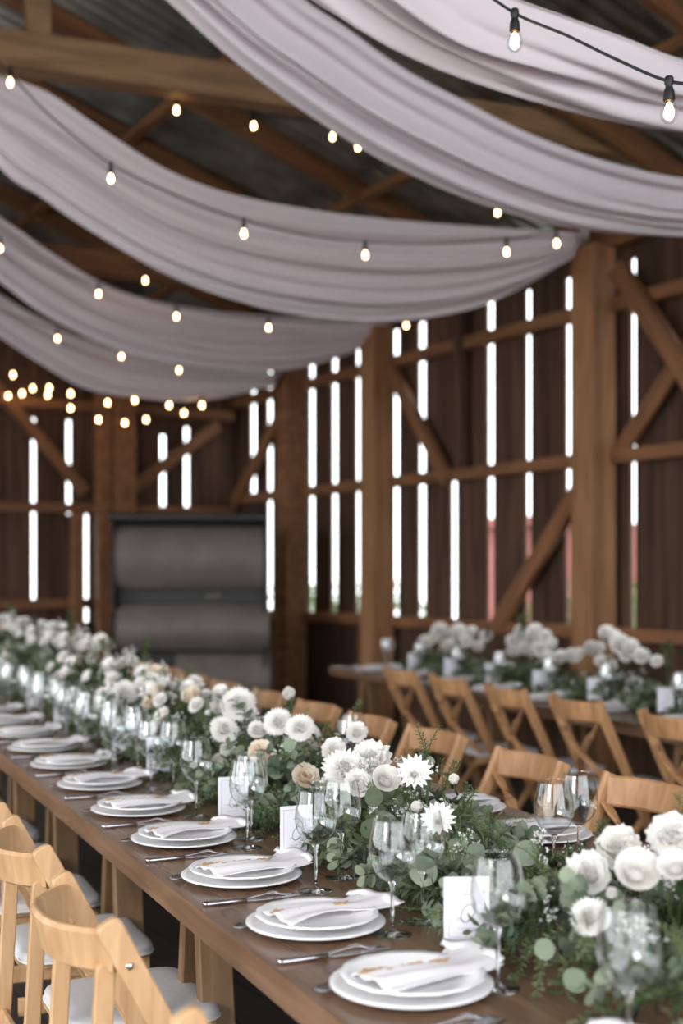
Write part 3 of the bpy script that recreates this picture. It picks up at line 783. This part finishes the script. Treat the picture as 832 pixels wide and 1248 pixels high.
for a in [('rose', 372, 947, 19, .50, 'cream garden rose with golden centre just above the rims of two wine glasses'),
          ('rose', 318, 917, 18, .50, 'cream garden rose with golden centre above the glass beside the second card'),
          ('carn', 420, 938, 27, .52, 'large ruffled pale bloom between the cream rose and the round ranunculus'),
          ('wrose', 452, 926, 27, .60, 'big fluffy white bloom at the top of the main cluster'),
          ('wrose', 436, 956, 20, .52, 'white bloom half tucked below the big fluffy one'),
          ('wrose', 400, 960, 15, .50, 'white bloom just beside the cream rose, low in the cluster'),
          ('ran', 470, 950, 19, .50, 'round white ranunculus with tight rings beside the pointed dahlia'),
          ('dahl', 505, 941, 24, .52, 'white dahlia with pointed petals at the top of the main cluster'),
          ('dahl', 534, 998, 23, .52, 'white dahlia with pointed petals lowest of the main cluster, over the round leaves'),
          ('bud', 508, 984, 9, .50, 'small white bud between the two dahlias'),
          ('bud', 553, 950, 8, .58, 'small white bud at the edge of the cluster by the chair leg'),
          ('carn', 273, 889, 18, .50, 'round white carnation above the big dark leaf'),
          ('carn', 290, 858, 22, .60, 'full white carnation at the top beside the dark leaves'),
          ('wrose', 313, 890, 13, .52, 'small white bloom between the two carnations and the cream rose'),
          ('bud', 276, 914, 11, .46, 'drooping white bud under the round carnation'),
          ('bud', 266, 926, 9, .46, 'lowest drooping white bud beside the lone wine glass'),
          ('carn', 338, 880, 18, .56, 'flat white carnation above the cream rose'),
          ('carn', 365, 887, 18, .60, 'white carnation beside the pale eucalyptus leaf'),
          ('wrose', 407, 914, 17, .58, 'white bloom before the glass that rises behind the garland'),
          ('bud', 352, 846, 10, .70, 'pale small bud sticking up before a chair back'),
          ('wrose', 435, 893, 15, .72, 'white bloom seen through the glass behind the garland'),
          ('wrose', 152, 846, 19, .50, 'wide white bloom above the cluster of blurred glasses'),
          ('wrose', 716, 1066, 31, .50, 'white bloom at the edge of the lower cluster by the empty gap'),
          ('wrose', 754, 1034, 31, .60, 'white bloom at the top of the lower cluster'),
          ('ran', 776, 1062, 30, .48, 'full round white bloom in the middle of the lower cluster'),
          ('carn', 719, 1117, 25, .44, 'round white carnation hanging low in front of the dark leaves'),
          ('wrose', 818, 1018, 31, .62, 'white bloom highest in the lower cluster'),
          ('ran', 822, 1056, 22, .52, 'white bloom at the picture edge in the lower cluster'),
          ('bud', 745, 1089, 9, .46, 'small closed bud under the middle of the lower cluster'),
          ('wrose', 700, 1085, 13, .62, 'small white bloom behind the hanging carnation')]:
    px_flower(A, *a[:5], a[5], GA)
def gh(t):                                       # garland height above the table
    if t < -1.25: return .17
    if t < -.85: return .17-(t+1.25)/.4*.08
    if t < -.5: return .09+(t+.85)/.35*.12
    return min(.40, .215+.05*max(0, t))
# further along, blooms scattered on the mound
kinds = ['carn', 'wrose', 'ran', 'dahl', 'wrose', 'bud', 'carn', 'wrose', 'ran', 'carn', 'rose']
sect = [(.85, 'just past the big carnations'), (1.7, 'behind the pair of touching glasses'), (2.8, 'above the blurred glasses'), (4.2, 'far along the table'), (7.1, 'at the blurred far end')]
for j in range(len(sect)-1):
    t0, t1 = sect[j][0], sect[j+1][0]; nb = int((t1-t0)*(26 if j < 3 else 22))
    for i in range(nb):
        t = t0+(t1-t0)*(i+R.random())/nb; v = R.uniform(-1, .75); H = gh(t)
        p = .63+v*.2; z = TZ+H*(1-.55*v*v)*R.uniform(.82, 1.08)
        if v < -.6: z = TZ+H*R.uniform(.35, .75)
        kd = R.choice(kinds); sz = FR[kd]*R.uniform(.75, 1.15)
        flower(kd, A.at(t, p, z), Vector((A.n.x*v-.2, A.n.y*v-.7, .8)), sz, 'one of the white %s in the garland %s' % ({'carn': 'carnations', 'wrose': 'roses', 'ran': 'ranunculus', 'dahl': 'dahlias', 'bud': 'buds', 'rose': 'cream roses'}[kd], sect[j+1][1]),
               'white blooms %s, %s' % (sect[j+1][1], kd))
# hidden side of the near clusters
for i in range(10):
    t = R.uniform(-.45, .8); flower('carn', A.at(t, R.uniform(.7, .85), TZ+gh(t)*R.uniform(.5, .8)), Vector((A.n.x, A.n.y, .8)), .03, 'white carnation on the chair side of the garland', 'blooms on the chair side of the garland')
GB = 'white blooms on the second table'
bl2 = [(536, 769, 12), (558, 771, 12), (547, 788, 11), (568, 781, 10), (519, 783, 10), (582, 788, 8), (530, 776, 9), (575, 770, 8), (592, 776, 9), (624, 782, 10), (636, 772, 12), (652, 770, 11), (664, 776, 10), (642, 790, 11), (628, 792, 11), (658, 792, 12), (668, 800, 9), (648, 782, 10), (672, 784, 8),
       (683, 801, 10), (697, 800, 11), (706, 796, 8), (721, 791, 11), (739, 772, 11), (755, 786, 15), (748, 776, 10), (768, 789, 12), (781, 800, 12), (773, 836, 12), (745, 812, 8), (762, 800, 9), (732, 806, 9), (730, 790, 9), (800, 806, 9)]
nm2 = ['in the arrangement behind the far place cards', 'in the fullest arrangement of the second table', 'low between the fullest arrangement and the thick post', 'in the arrangement before the thick post']
for i, (px, py, r_) in enumerate(bl2):
    j = 0 if px < 600 else 1 if px < 676 else 2 if px < 710 else 3
    kd = 'ran' if i % 3 else 'wrose'
    px_flower(B, kd, px, py, r_, .50+.04*R.uniform(-1, 1), 'round white bloom %s' % nm2[j], GB+' '+nm2[j])
for i in range(14):
    t = R.uniform(-1.6, -.3); flower('ran', B.at(t, .5+R.uniform(-.1, .1), TZ+R.uniform(.1, .22)), Vector((-.5, -.6, .7)), .035, 'round white bloom at the camera end of the second table', GB+' camera end')

# ------------------------------------------------------------------ foliage
def frame_from(d):
    d = d.normalized(); a = d.cross(Vector((0, 0, 1)));
    if a.length < 1e-3: a = Vector((1, 0, 0))
    a.normalize(); return d, a, a.cross(d)
def leafq(mb, c, d, nrm, L, w, kind):
    d = d.normalized(); s = d.cross(nrm);
    if s.length < 1e-4: return
    s.normalize(); n = s.cross(d)
    if kind == 'round':
        pts = [(0, 0), (.22, .42), (.55, .52), (.86, .34), (1, 0), (.86, -.34), (.55, -.52), (.22, -.42)]
        vs = [c+d*(L*x)+s*(w*y*1.0)+n*(L*.12*(abs(y)*1.2-x*x*.8)) for x, y in pts]; vs.append(c+d*L*.5-n*L*.04)
        mb.add(vs, [(0, 1, 8), (1, 2, 8), (2, 3, 8), (3, 4, 8), (4, 5, 8), (5, 6, 8), (6, 7, 8), (7, 0, 8)])
    elif kind == 'long':
        vs = [c, c+d*L*.35+s*w*.5+n*w*.15, c+d*L*.7+s*w*.38, c+d*L-n*L*.12, c+d*L*.7-s*w*.38, c+d*L*.35-s*w*.5+n*w*.15, c+d*L*.45]
        mb.add(vs, [(0, 1, 6), (1, 2, 6), (2, 3, 6), (3, 4, 6), (4, 5, 6), (5, 0, 6)])
    else:
        mb.add([c, c+d*L*.5+s*w*.5, c+d*L, c+d*L*.5-s*w*.5], [(0, 1, 2, 3)])
def rv(): return Vector((R.gauss(0, 1), R.gauss(0, 1), R.gauss(0, 1))).normalized()
def sprig(mb, st, o, d, L, kind, droop=.6):
    pts = []; p = Vector(o); d = d.normalized(); n = 9
    for i in range(n):
        pts.append(p.copy()); d = (d+Vector((0, 0, -droop/n))+rv()*.12).normalized(); p = p+d*L/n
        if p.z < TZ+.006: p.z = TZ+.006; d.z = abs(d.z)*.2
    st.tube(pts, .0022 if kind == 'round' else .0015, 4, .0008)
    if kind == 'round': cnt, ll, ww = 13, .036, .036
    elif kind == 'long': cnt, ll, ww = 14, .052, .017
    elif kind == 'fine': cnt, ll, ww = 46, .020, .0042
    for i in range(cnt):
        f = (i+.5)/cnt*(n-1.001); a = int(f); q = pts[a].lerp(pts[a+1], f-a); dd = (pts[a+1]-pts[a]).normalized()
        x, b, c = frame_from(dd); ang = i*2.4; side = b*math.cos(ang)+c*math.sin(ang)
        ld = (dd*.55+side*.9+rv()*.2); s_ = R.uniform(.7, 1.15)*(1.1-.4*i/cnt)
        e = q+ld.normalized()*ll*s_
        if e.z < TZ+.004: ld.z += (TZ+.006-e.z)/(ll*s_)
        leafq(mb, q, ld, (dd+rv()*.5+Vector((0, 0, .4))), ll*s_, ww*s_, kind)
def make_garland(F, t0, t1, pc, hf, wf, dens, label, rnd_near=None):
    e = empty('garland', F.at(t0, pc, TZ)); tag(e, label, 'garland')
    inv = -Vector(e.location)
    groups = {'eucalyptus_leaves': ('silver', 'round', .25), 'broad_leaves': ('dark', 'long', .32), 'fine_sprays': ('mid', 'fine', .63)}
    st = MB()
    # core vine
    core = [F.at(t0+(t1-t0)*i/80, pc+.03*math.sin(i*.9), TZ+.03+.015*math.sin(i*1.7)) for i in range(81)]
    st.tube(core, .006, 6)
    for nm, (mat, kind, share) in groups.items():
        mb = MB(); n = int((t1-t0)*dens*share)
        for i in range(n):
            t = t0+(t1-t0)*(i+R.random())/n; H = hf(t); w = wf(t)
            v = R.uniform(-1, 1); lift = R.uniform(.0, 1)
            o = F.at(t, pc+v*w*.45, TZ+.02+H*.75*lift*(1-.5*abs(v)))
            d = F.n.to_3d()*(v*1.1+R.uniform(-.3, .3))+F.u.to_3d()*R.uniform(-1, 1)+Vector((0, 0, R.uniform(-.1, .9)*(1-.4*abs(v))))
            L = R.uniform(.09, .19) if kind != 'fine' else R.uniform(.10, .2)
            L *= min(1, .42+H*3.0); sprig(mb, st, o, d, L, kind, R.uniform(.4, 1.2))
        if kind == 'round':                      # dark under-layer leaves that hide the core
            pass
        o = mb.build(nm, M[mat], e); o.location = inv; o['kind'] = 'stuff'
    # white filler sprays
    mb = MB()
    for i in range(int((t1-t0)*26)):
        t = R.uniform(t0, t1); H = hf(t); v = R.uniform(-.8, .8); c = F.at(t, pc+v*wf(t)*.5, TZ+H*(.95-.4*v*v)*R.uniform(.75, 1.2))
        for k in range(12):
            q = c+rv()*R.uniform(.005, .026); 
            for a in range(5):
                dd = rv(); leafq(mb, q, dd, rv(), .0065, .0045, 'q')
            if k % 2 == 0: st.tube([c-Vector((0, 0, .05)), q], .0007, 3)
    o = mb.build('filler_blossoms', M['petal'], e); o.location = inv; o['kind'] = 'stuff'; o['label'] = 'tiny white filler blossoms'
    o = st.build('stems', M['stem'], e); o.location = inv; o['kind'] = 'stuff'
    return e
def wA(t): return .44 if t < -.4 else .40
make_garland(A, -2.35, 7.0, .62, gh, wA, 175, 'long leafy garland of eucalyptus running down the middle of the long table')
def hB(t):
    a = 0
    for c, w, h in ((wb[0], wb[1], wb[2]) for wb in WBL): a = max(a, h*math.exp(-((t-c)/w)**2))
    return max(.10, a)
tb = [B.ray_p(px, .5)[0] for px in (548, 645, 748)]
WBL = [(tb[0], .38, .20), (tb[1], .36, .22), (tb[2], .30, .23), (-1.4, .5, .2)]
make_garland(B, -2.3, 3.3, .5, hB, lambda t: .34, 110, 'leafy garland with taller mounds running down the second table')
# tall sprigs standing out of the garland
def tall(F, px, py0, p, L, lab, kind='fine', n=3, lean=(0, 0)):
    t, d = F.ray_p(px, p); st = MB(); mb = MB(); o = F.at(t, p, zz(py0, d)-L); org = F.at(t, p, TZ+.03)
    for k in range(n):
        b = org-org+Vector((R.uniform(-.008, .008), R.uniform(-.008, .008), 0))
        mid_ = o-org
        st.tube([b, b.lerp(mid_, .6)+Vector((.004, 0, 0)), mid_], .0016, 5)
        sprig(mb, st, mid_+org, Vector((lean[0]+R.uniform(-.25, .25), lean[1], 1)), L*R.uniform(.75, 1), kind, .1) if False else None
        # local version of sprig (stays clear of the table)
        pts = []; q = mid_.copy(); dd = Vector((lean[0]+R.uniform(-.3, .3), lean[1]+R.uniform(-.2, .2), 1)).normalized(); LL = L*R.uniform(.7, 1)
        for i in range(8): pts.append(q.copy()); q = q+dd*LL/7; dd = (dd+rv()*.12).normalized()
        st.tube(pts, .0014, 4, .0007)
        for i in range(34):
            f = (i+.5)/34*6.99; a = int(f); c = pts[a].lerp(pts[a+1], f-a); x, bb, cc = frame_from(pts[a+1]-pts[a]); an = i*2.4
            leafq(mb, c, x*.5+(bb*math.cos(an)+cc*math.sin(an)), x+rv()*.4, .016 if kind == 'fine' else .024, .004 if kind == 'fine' else .014, 'q' if kind == 'fine' else 'long')
    e = empty('green_sprig', org); tag(e, lab, 'sprig', 'tall sprigs in the garlands'); mb.build('leaves', M['mid'], e); st.build('stem', M['stem'], e)
tall(A, 519, 880, .66, .09, 'feathery green sprig standing up before a chair back above the dahlia', n=3)
tall(A, 430, 846, .74, .05, 'small fern-like sprig arching over the glass behind the garland', n=2, lean=(.9, 0))
tall(A, 395, 876, .66, .06, 'feathery sprig beside the white carnation', n=3)
tall(A, 540, 920, .66, .09, 'pale green spray beside the pointed dahlia', n=4, lean=(.3, 0))
tall(A, 500, 912, .7, .07, 'feathery sprig low before a chair back', n=3)
tall(A, 560, 950, .6, .08, 'fine blossom spray at the edge of the main cluster', n=4, lean=(.5, 0))
tall(A, 738, 985, .66, .10, 'pale budding sprig beside the glass in front of the chair', n=3)
tall(A, 826, 958, .66, .09, 'budding sprig above the lower cluster at the picture edge', n=3)
tall(A, 175, 775, .66, .12, 'tall leafy sprig before the grey machine', 'long', 2)
tall(A, 228, 805, .66, .08, 'leafy sprig in front of the machine base', 'fine', 3)
tall(A, 352, 850, .66, .08, 'leafy sprig before the curved chair back', 'fine', 3)
tall(A, 88, 742, .66, .15, 'tall leafy sprig under the long bright gap of the end wall', 'long', 2)
tall(A, 15, 735, .66, .14, 'tall sprig near the picture edge above the far blooms', 'long', 3)
tall(A, 45, 748, .62, .12, 'leafy sprig rising from the far blooms', 'long', 2)
tall(A, 130, 772, .62, .10, 'leafy sprig rising in the middle of the far blooms', 'long', 2)
tall(B, 637, 745, .5, .12, 'leafy sprig standing tall above the fullest arrangement', 'long', 3)
tall(B, 595, 765, .5, .09, 'sprig with pale buds beside the arrangement behind the far cards', 'long', 2)
tall(B, 812, 775, .5, .16, 'leafy sprig rising at the picture edge of the second table', 'long', 3)
tall(B, 738, 762, .5, .09, 'pale sprig in front of the thick post', 'long', 3)

# hand-placed large round leaves at the rim of the long garland
def big_leaf(px, py, L, p, ang, lab, mat='silver'):
    t, d = A.ray_p(px, p); c = A.at(t, p, max(TZ+.012, zz(py, d))); mb = MB()
    dd = Vector((math.cos(ang), -.2, math.sin(ang))); leafq(mb, Vector((0, 0, 0))-dd.normalized()*L*.5, dd, Vector((-.1, -1, .35)), L, L*.98, 'round')
    if c.z-L*.45 < TZ+.003: c.z = TZ+.003+L*.45
    o = mb.build('eucalyptus_leaf', M[mat]); o.location = c; md = o.modifiers.new('t', 'SOLIDIFY'); md.thickness = .0008; md2 = o.modifiers.new('s', 'SUBSURF'); md2.levels = md2.render_levels = 2
    tag(o, lab, 'leaf', 'large eucalyptus leaves')
big_leaf(256, 990, .055, .42, 1.2, 'big dark round leaf standing beside a place card', 'dark')
big_leaf(515, 1062, .07, .40, .8, 'large round eucalyptus leaf with a hole behind the lone wine glass')
big_leaf(455, 972, .05, .44, .5, 'dark round leaf under the round ranunculus', 'dark')
big_leaf(408, 1032, .05, .40, .3, 'round leaf low beside the stem of the rear glass')
big_leaf(352, 908, .04, .46, .1, 'pale eucalyptus leaf above the cream rose')
big_leaf(663, 1157, .04, .38, .4, 'pale round leaf among the dark greenery by the second card')
big_leaf(700, 1195, .045, .37, .9, 'pale round leaf low at the rim of the garland near the closest glass')
big_leaf(527, 1120, .05, .40, 1.3, 'pale leaf standing beside the biggest place card')
big_leaf(610, 1025, .06, .64, .2, 'broad eucalyptus leaf below the far napkin')
big_leaf(640, 1040, .06, .60, -.3, 'broad eucalyptus leaf above the glass by the card')
big_leaf(580, 1040, .05, .56, 2.6, 'broad eucalyptus leaf over the low stretch of the garland')
big_leaf(450, 1010, .05, .42, -.2, 'dark round leaf under the main cluster behind the lone glass', 'dark')

# ------------------------------------------------------------------ machine
def make_machine():
    d = 12.3; c = UP(236, 0, d); e = empty('farm_machine', (c.x, d, 0), math.radians(4)); tag(e, 'dark grey machine with two broad rounded panels standing by the end wall', 'machine')
    k = d/FPX; X0, X1 = -92*k, 86*k
    def z(py): return zz(py, d)
    # top plate
    mb = MB(); mb.board((X0-.04, 0, z(633)), (X1+.03, 0, z(633)), .9, .075, (0, 1, 0), .02); mb.build('top_plate', M['machd'], e)
    def panel(zt, zb, bul, name, x0, x1):
        mb = MB(); P = []
        for i in range(25):
            f = i/24; a = f*PI; P.append([(x0, -.15-bul*math.sin(a)**.7, zt+(zb-zt)*f), (x1, -.15-bul*math.sin(a)**.7, zt+(zb-zt)*f)])
        P = [[(x0, .35, zt), (x1, .35, zt)]]+P+[[(x0, .35, zb), (x1, .35, zb)]]; mb.grid(P)
        n = len(P); mb.add([p[0] for p in P], [tuple(range(n))]); mb.add([p[1] for p in P], [tuple(range(n))[::-1]])
        return mb.build(name, M['mach'], e, True, 30)
    panel(z(642), z(718), .17, 'upper_panel', X0+.01, X1-.01)
    panel(z(736), z(794), .19, 'lower_panel', X0+.02, X1+.04)
    panel(z(796), z(858), .15, 'base_panel', X0+.55, X1+.05)
    mb = MB(); mb.box(X0+.02, X1-.02, -.08, .42, .12, z(640)); mb.build('body', M['machd'], e)
    for x in (X0-.01, X1):
        mb = MB(); mb.board((x, -.02, z(850)), (x, -.02, z(640)), .5, .03, (0, 1, 0), .01); mb.build('side_plate', M['machd'], e)
    for x in (X0+.1, X1-.1):
        for y in (.0, .34):
            mb = MB(); mb.board((x, y, 0), (x, y, .14), .1, .1, (0, 1, 0), .01); mb.build('foot', M['machd'], e)
    mb = MB(); mb.board((X1-.55, -.12, z(727)), (X1-.4, -.12, z(725)), .03, .03, (0, 1, 0), .006); mb.build('latch', M['mach'], e)
make_machine()

# ------------------------------------------------------------------ drapes
def catmull(P, n):
    P = [Vector(p) for p in P]; out = []
    d = [0]
    for i in range(1, len(P)): d.append(d[-1]+(P[i]-P[i-1]).length)
    for k in range(n+1):
        s = d[-1]*k/n; i = 0
        while i < len(P)-2 and d[i+1] < s: i += 1
        u = (s-d[i])/(d[i+1]-d[i]); a = P[max(i-1, 0)]; b = P[i]; c = P[i+1]; e = P[min(i+2, len(P)-1)]
        out.append(.5*((2*b)+(c-a)*u+(2*a-5*b+4*c-e)*u*u+(3*b-3*c+e-a)*u**3))
    return out
def sway_plane(run):
    """plane across the barn through the wall point at that run"""
    q = W.at(run, 0); n = -W.n
    def f(px, py):
        r = (px-PX0)/FPX; s = (r*q.y-q.x)/(n.x-r*n.y); d = q.y+n.y*s; return UP(px, py, d)
    return f
def drape(run, dn, up, lo, label, folds=5, gather=None, seed=0, depth=.45):
    """up/lo: edge curves (as seen), up lies at `run`, lo lies dn further along the barn"""
    f0 = sway_plane(run); f1 = sway_plane(run+dn); rr = random.Random(seed)
    U = catmull([f0(*p) for p in up], 90); L = catmull([f1(*p) for p in lo], 90); P = []
    ph = [rr.uniform(0, 6) for _ in range(6)]; m = 56
    for i in range(91):
        f = i/90; a, b = U[i], L[i]; ac = b-a; tang = (U[min(i+1, 90)]-U[max(i-1, 0)]).normalized(); nrm = tang.cross(ac)
        nrm = nrm.normalized() if nrm.length > 1e-6 else Vector((0, 0, 1))
        if nrm.y > 0: nrm = -nrm
        row = []; wdt = ac.length; amp = min(.05, wdt*.085)
        for j in range(m+1):
            v = j/m; vv = v+.035*math.sin(2*PI*v*1.7+ph[0]+f*2.2)*math.sin(PI*v)
            k = (math.sin(2*PI*(folds*.5*vv+.25*math.sin(f*3+ph[1]))+ph[2])*.75+.55*math.sin(2*PI*(folds*1.07*vv+.2*math.sin(f*4+ph[3]))+ph[4])+.10*math.sin(2*PI*folds*1.9*vv+f*4+ph[5]))
            k *= amp*(.45+.55*math.sin(PI*min(1, max(0, v*.92+.04))))
            belly = .22*wdt*math.sin(PI*v)
            row.append(a+ac*v+nrm*(k*1.0)+Vector((0, 0, -1))*belly*.25+nrm*belly*.5)
        P.append(row)
    mb = MB(); mb.grid(P); o = mb.build('ceiling_drape', M['drape'], smooth=True)
    md = o.modifiers.new('t', 'SOLIDIFY'); md.thickness = .002
    c = sum((Vector(v) for r_ in P[:1] for v in r_), Vector())/(m+1)
    return tag(o, label, 'drape', 'white swags under the roof', 'thing')
drape(-4.1, .25, [(470, -110), (560, -38), (620, -2), (700, 27), (766, 50), (832, 74), (930, 92), (1040, 90), (1130, 70)],
      [(230, -110), (310, -50), (374, -2), (416, 25), (480, 60), (551, 92), (641, 124), (736, 149), (832, 163), (960, 165), (1090, 140)], 'white swag crossing the top corner of the picture, the one nearest the camera', 4, seed=1)
drape(-2.5, .3, [(235, -130), (310, -55), (372, 0), (420, 32), (491, 82), (566, 122), (641, 160), (736, 195), (832, 216), (920, 215), (1000, 190)],
      [(70, -130), (140, -62), (205, 0), (300, 85), (416, 166), (500, 213), (600, 254), (700, 279), (832, 288), (930, 275), (1010, 235)], 'broad white swag passing in front of the thick post top', 5, seed=2)
drape(-.15, .3, [(-170, -95), (-80, 5), (0, 82), (60, 112), (130, 160), (200, 204), (270, 232), (350, 250), (430, 262), (520, 271), (620, 278), (716, 284)],
      [(-230, -70), (-120, 70), (0, 205), (50, 240), (100, 275), (200, 333), (300, 370), (400, 388), (480, 390), (560, 378), (620, 355), (680, 320), (719, 288)], 'widest white swag, tied to the top of the thick post', 6, seed=3)
drape(p2-.15, .3, [(-190, 110), (-90, 205), (0, 264), (60, 306), (125, 345), (200, 369), (290, 382), (390, 388), (478, 393)],
      [(-190, 200), (-90, 285), (0, 345), (50, 382), (125, 420), (200, 443), (300, 452), (360, 447), (416, 432), (460, 410), (482, 396)], 'white swag tied to the middle post below the widest one', 6, seed=4)
drape(p3-.15, .3, [(-160, 250), (-80, 318), (0, 360), (40, 384), (90, 408), (150, 430), (230, 445), (300, 452), (340, 457)],
      [(-160, 300), (-80, 362), (0, 410), (50, 442), (100, 470), (150, 481), (225, 487), (280, 482), (320, 470), (345, 460)], 'lowest white swag, tied beside the dark post', 5, seed=5)

# ------------------------------------------------------------------ string lights
def string_lights(cord, bulbs, label, group='string lights', scale=1.0):
    """cord: list of 3-D points, bulbs: points on the cord"""
    o0 = Vector(cord[0]); e = empty('string_lights', o0); tag(e, label, 'string lights', group)
    pts = catmull(cord, max(24, 8*len(cord))); mb = MB(); mb.tube([p-o0 for p in pts], .0045*scale, 6); mb.build('cord', M['black'], e, True)
    for b in bulbs:
        b = Vector(b)
        so = empty('x') if False else None
        s1 = MB(); s1.lathe([(.0005, .012), (.009, .012), (.012, .006), (.012, -.006), (.009, -.012), (.010, -.018), (.0135, -.026), (.0150, -.046), (.0145, -.05), (.0005, -.05)], 14)
        s_o = bpy.data.objects.new('socket', SOCK[0] or s1.mesh('socket', M['black'], True)); SOCK[0] = s_o.data; COL.objects.link(s_o); s_o.parent = e; s_o.location = b-o0; s_o.scale = (scale,)*3
        if BULB[0] is None:
            g = MB(); g.lathe([(.0125, -.048), (.0135, -.052), (.018, -.062), (.0215, -.075), (.022, -.084), (.019, -.096), (.011, -.104), (.0004, -.107)], 20); BULB[0] = g.mesh('bulb', M['acrylic'], True)
            g = MB(); g.lathe([(.0004, -.052), (.005, -.056), (.0105, -.068), (.0125, -.080), (.0105, -.091), (.0004, -.099)], 14); BULB[1] = g.mesh('filament', M['glow'], True)
        bo = bpy.data.objects.new('bulb', BULB[0]); COL.objects.link(bo); bo.parent = e; bo.location = b-o0; bo.scale = (scale,)*3
        fo = bpy.data.objects.new('filament', BULB[1]); COL.objects.link(fo); fo.parent = bo
    return e
SOCK = [None]; BULB = [None, None]
def at_plane(run, pts): f = sway_plane(run); return [f(*p) for p in pts]
def at_d(d, pts): return [UP(x, y, dd) for (x, y), dd in zip(pts, d)]
# nearest string
c1 = at_d([3.75, 3.7, 3.6, 3.5, 3.4, 3.3, 3.2, 3.1], [(480, -75), (560, -30), (627, 16), (690, 43), (750, 72), (815, 99), (870, 101), (950, 92)])
string_lights(c1, [c1[2], c1[5]], 'string of bulbs crossing the top corner in front of the nearest swag')
c2 = at_plane(-.75, [(-60, 15), (5, 82), (60, 140), (135, 200), (215, 238), (297, 268), (370, 286), (445, 295), (530, 297), (617, 292), (650, 286), (678, 282)])
string_lights(c2, [c2[1]+Vector((.03, 0, 0)), c2[3], c2[5], c2[7], c2[9], c2[11]], 'string of bulbs hanging along the widest swag')
c3 = at_d([7.15, 7.3, 7.5, 7.9, 8.3, 8.8, 9.4], [(-20, 78), (60, 92), (215, 118), (309, 138), (405, 152), (436, 165), (606, 246)])
string_lights(c3, c3[2:], 'string of bulbs running under the pale tie beam')
c4 = at_plane(p2-.7, [(-70, 235), (0, 290), (60, 326), (120, 346), (170, 362), (215, 374), (270, 383), (327, 388), (400, 392), (460, 390), (495, 386)])
string_lights(c4, [c4[i] for i in (1, 3, 5, 7, 10)], 'string of bulbs hanging along the swag of the middle post')
c5 = at_plane(p3-.7, [(-40, 372), (15, 384), (70, 402), (148, 424), (218, 441), (300, 452)])
string_lights(c5, c5[2:5], 'string of bulbs hanging along the lowest swag')
c6 = at_d([10.4]*3, [(100, 290), (177, 330), (260, 352)])
string_lights(c6, [c6[1]], 'cord with a single bulb below the edge of the widest swag')
d6 = 13.0
for pts, lab in [([(-30, 440), (16, 446), (60, 462), (86, 469), (131, 480), (164, 477), (206, 483), (246, 483)], 'upper row of far bulbs before the end wall'),
                 ([(-20, 468), (10, 472), (27, 469), (40, 463), (58, 471), (86, 487), (120, 501), (152, 505), (178, 501), (224, 493)], 'lower row of far bulbs before the end wall')]:
    c = at_d([d6]*len(pts), pts); string_lights(c, c[1:], lab, scale=1.15); d6 += .5

# ------------------------------------------------------------------ camera, sky, light
cd = bpy.data.cameras.new('camera'); co = bpy.data.objects.new('camera', cd); COL.objects.link(co); sc.camera = co
co.location = (0, 0, CAMZ); co.rotation_euler = (PI/2, 0, 0)
cd.sensor_fit = 'VERTICAL'; cd.sensor_height = 36; cd.sensor_width = 24; cd.lens = 36*FPX/1248; cd.shift_y = (PY0-624)/1248
cd.dof.use_dof = True; cd.dof.focus_distance = 3.05; cd.dof.aperture_fstop = 2.0; cd.clip_start = .05
w = bpy.data.worlds.new('overcast'); sc.world = w; w.use_nodes = True; nt = w.node_tree; bgn = nt.nodes['Background']
tc = nt.nodes.new('ShaderNodeTexCoord'); sx = nt.nodes.new('ShaderNodeSeparateXYZ'); nt.links.new(tc.outputs['Generated'], sx.inputs[0])
rp = nt.nodes.new('ShaderNodeValToRGB'); rp.color_ramp.elements[0].position = 0; rp.color_ramp.elements[0].color = (.90, .95, .97, 1); rp.color_ramp.elements[1].position = .6; rp.color_ramp.elements[1].color = (.92, .94, 1, 1)
nt.links.new(sx.outputs['Z'], rp.inputs[0]); nt.links.new(rp.outputs[0], bgn.inputs[0]); bgn.inputs[1].default_value = 2.6
sun = bpy.data.lights.new('sun', 'SUN'); sun.energy = 1.2; sun.angle = math.radians(25); sun.color = (1, .97, .94)
so = bpy.data.objects.new('sun', sun); COL.objects.link(so)
so.rotation_euler = Vector((.62, .70, -.34)).to_track_quat('-Z', 'Y').to_euler()
sc.view_settings.view_transform = 'Standard'; sc.view_settings.look = 'None'; sc.view_settings.gamma = 1; sc.view_settings.use_curve_mapping = False
sc.view_settings.exposure = 0.85
sc.cycles.max_bounces = 10; sc.cycles.transparent_max_bounces = 24; sc.cycles.transmission_bounces = 8; sc.cycles.glossy_bounces = 5; sc.cycles.diffuse_bounces = 5
sc.cycles.use_denoising = True
sc.cycles.sample_clamp_indirect = 6
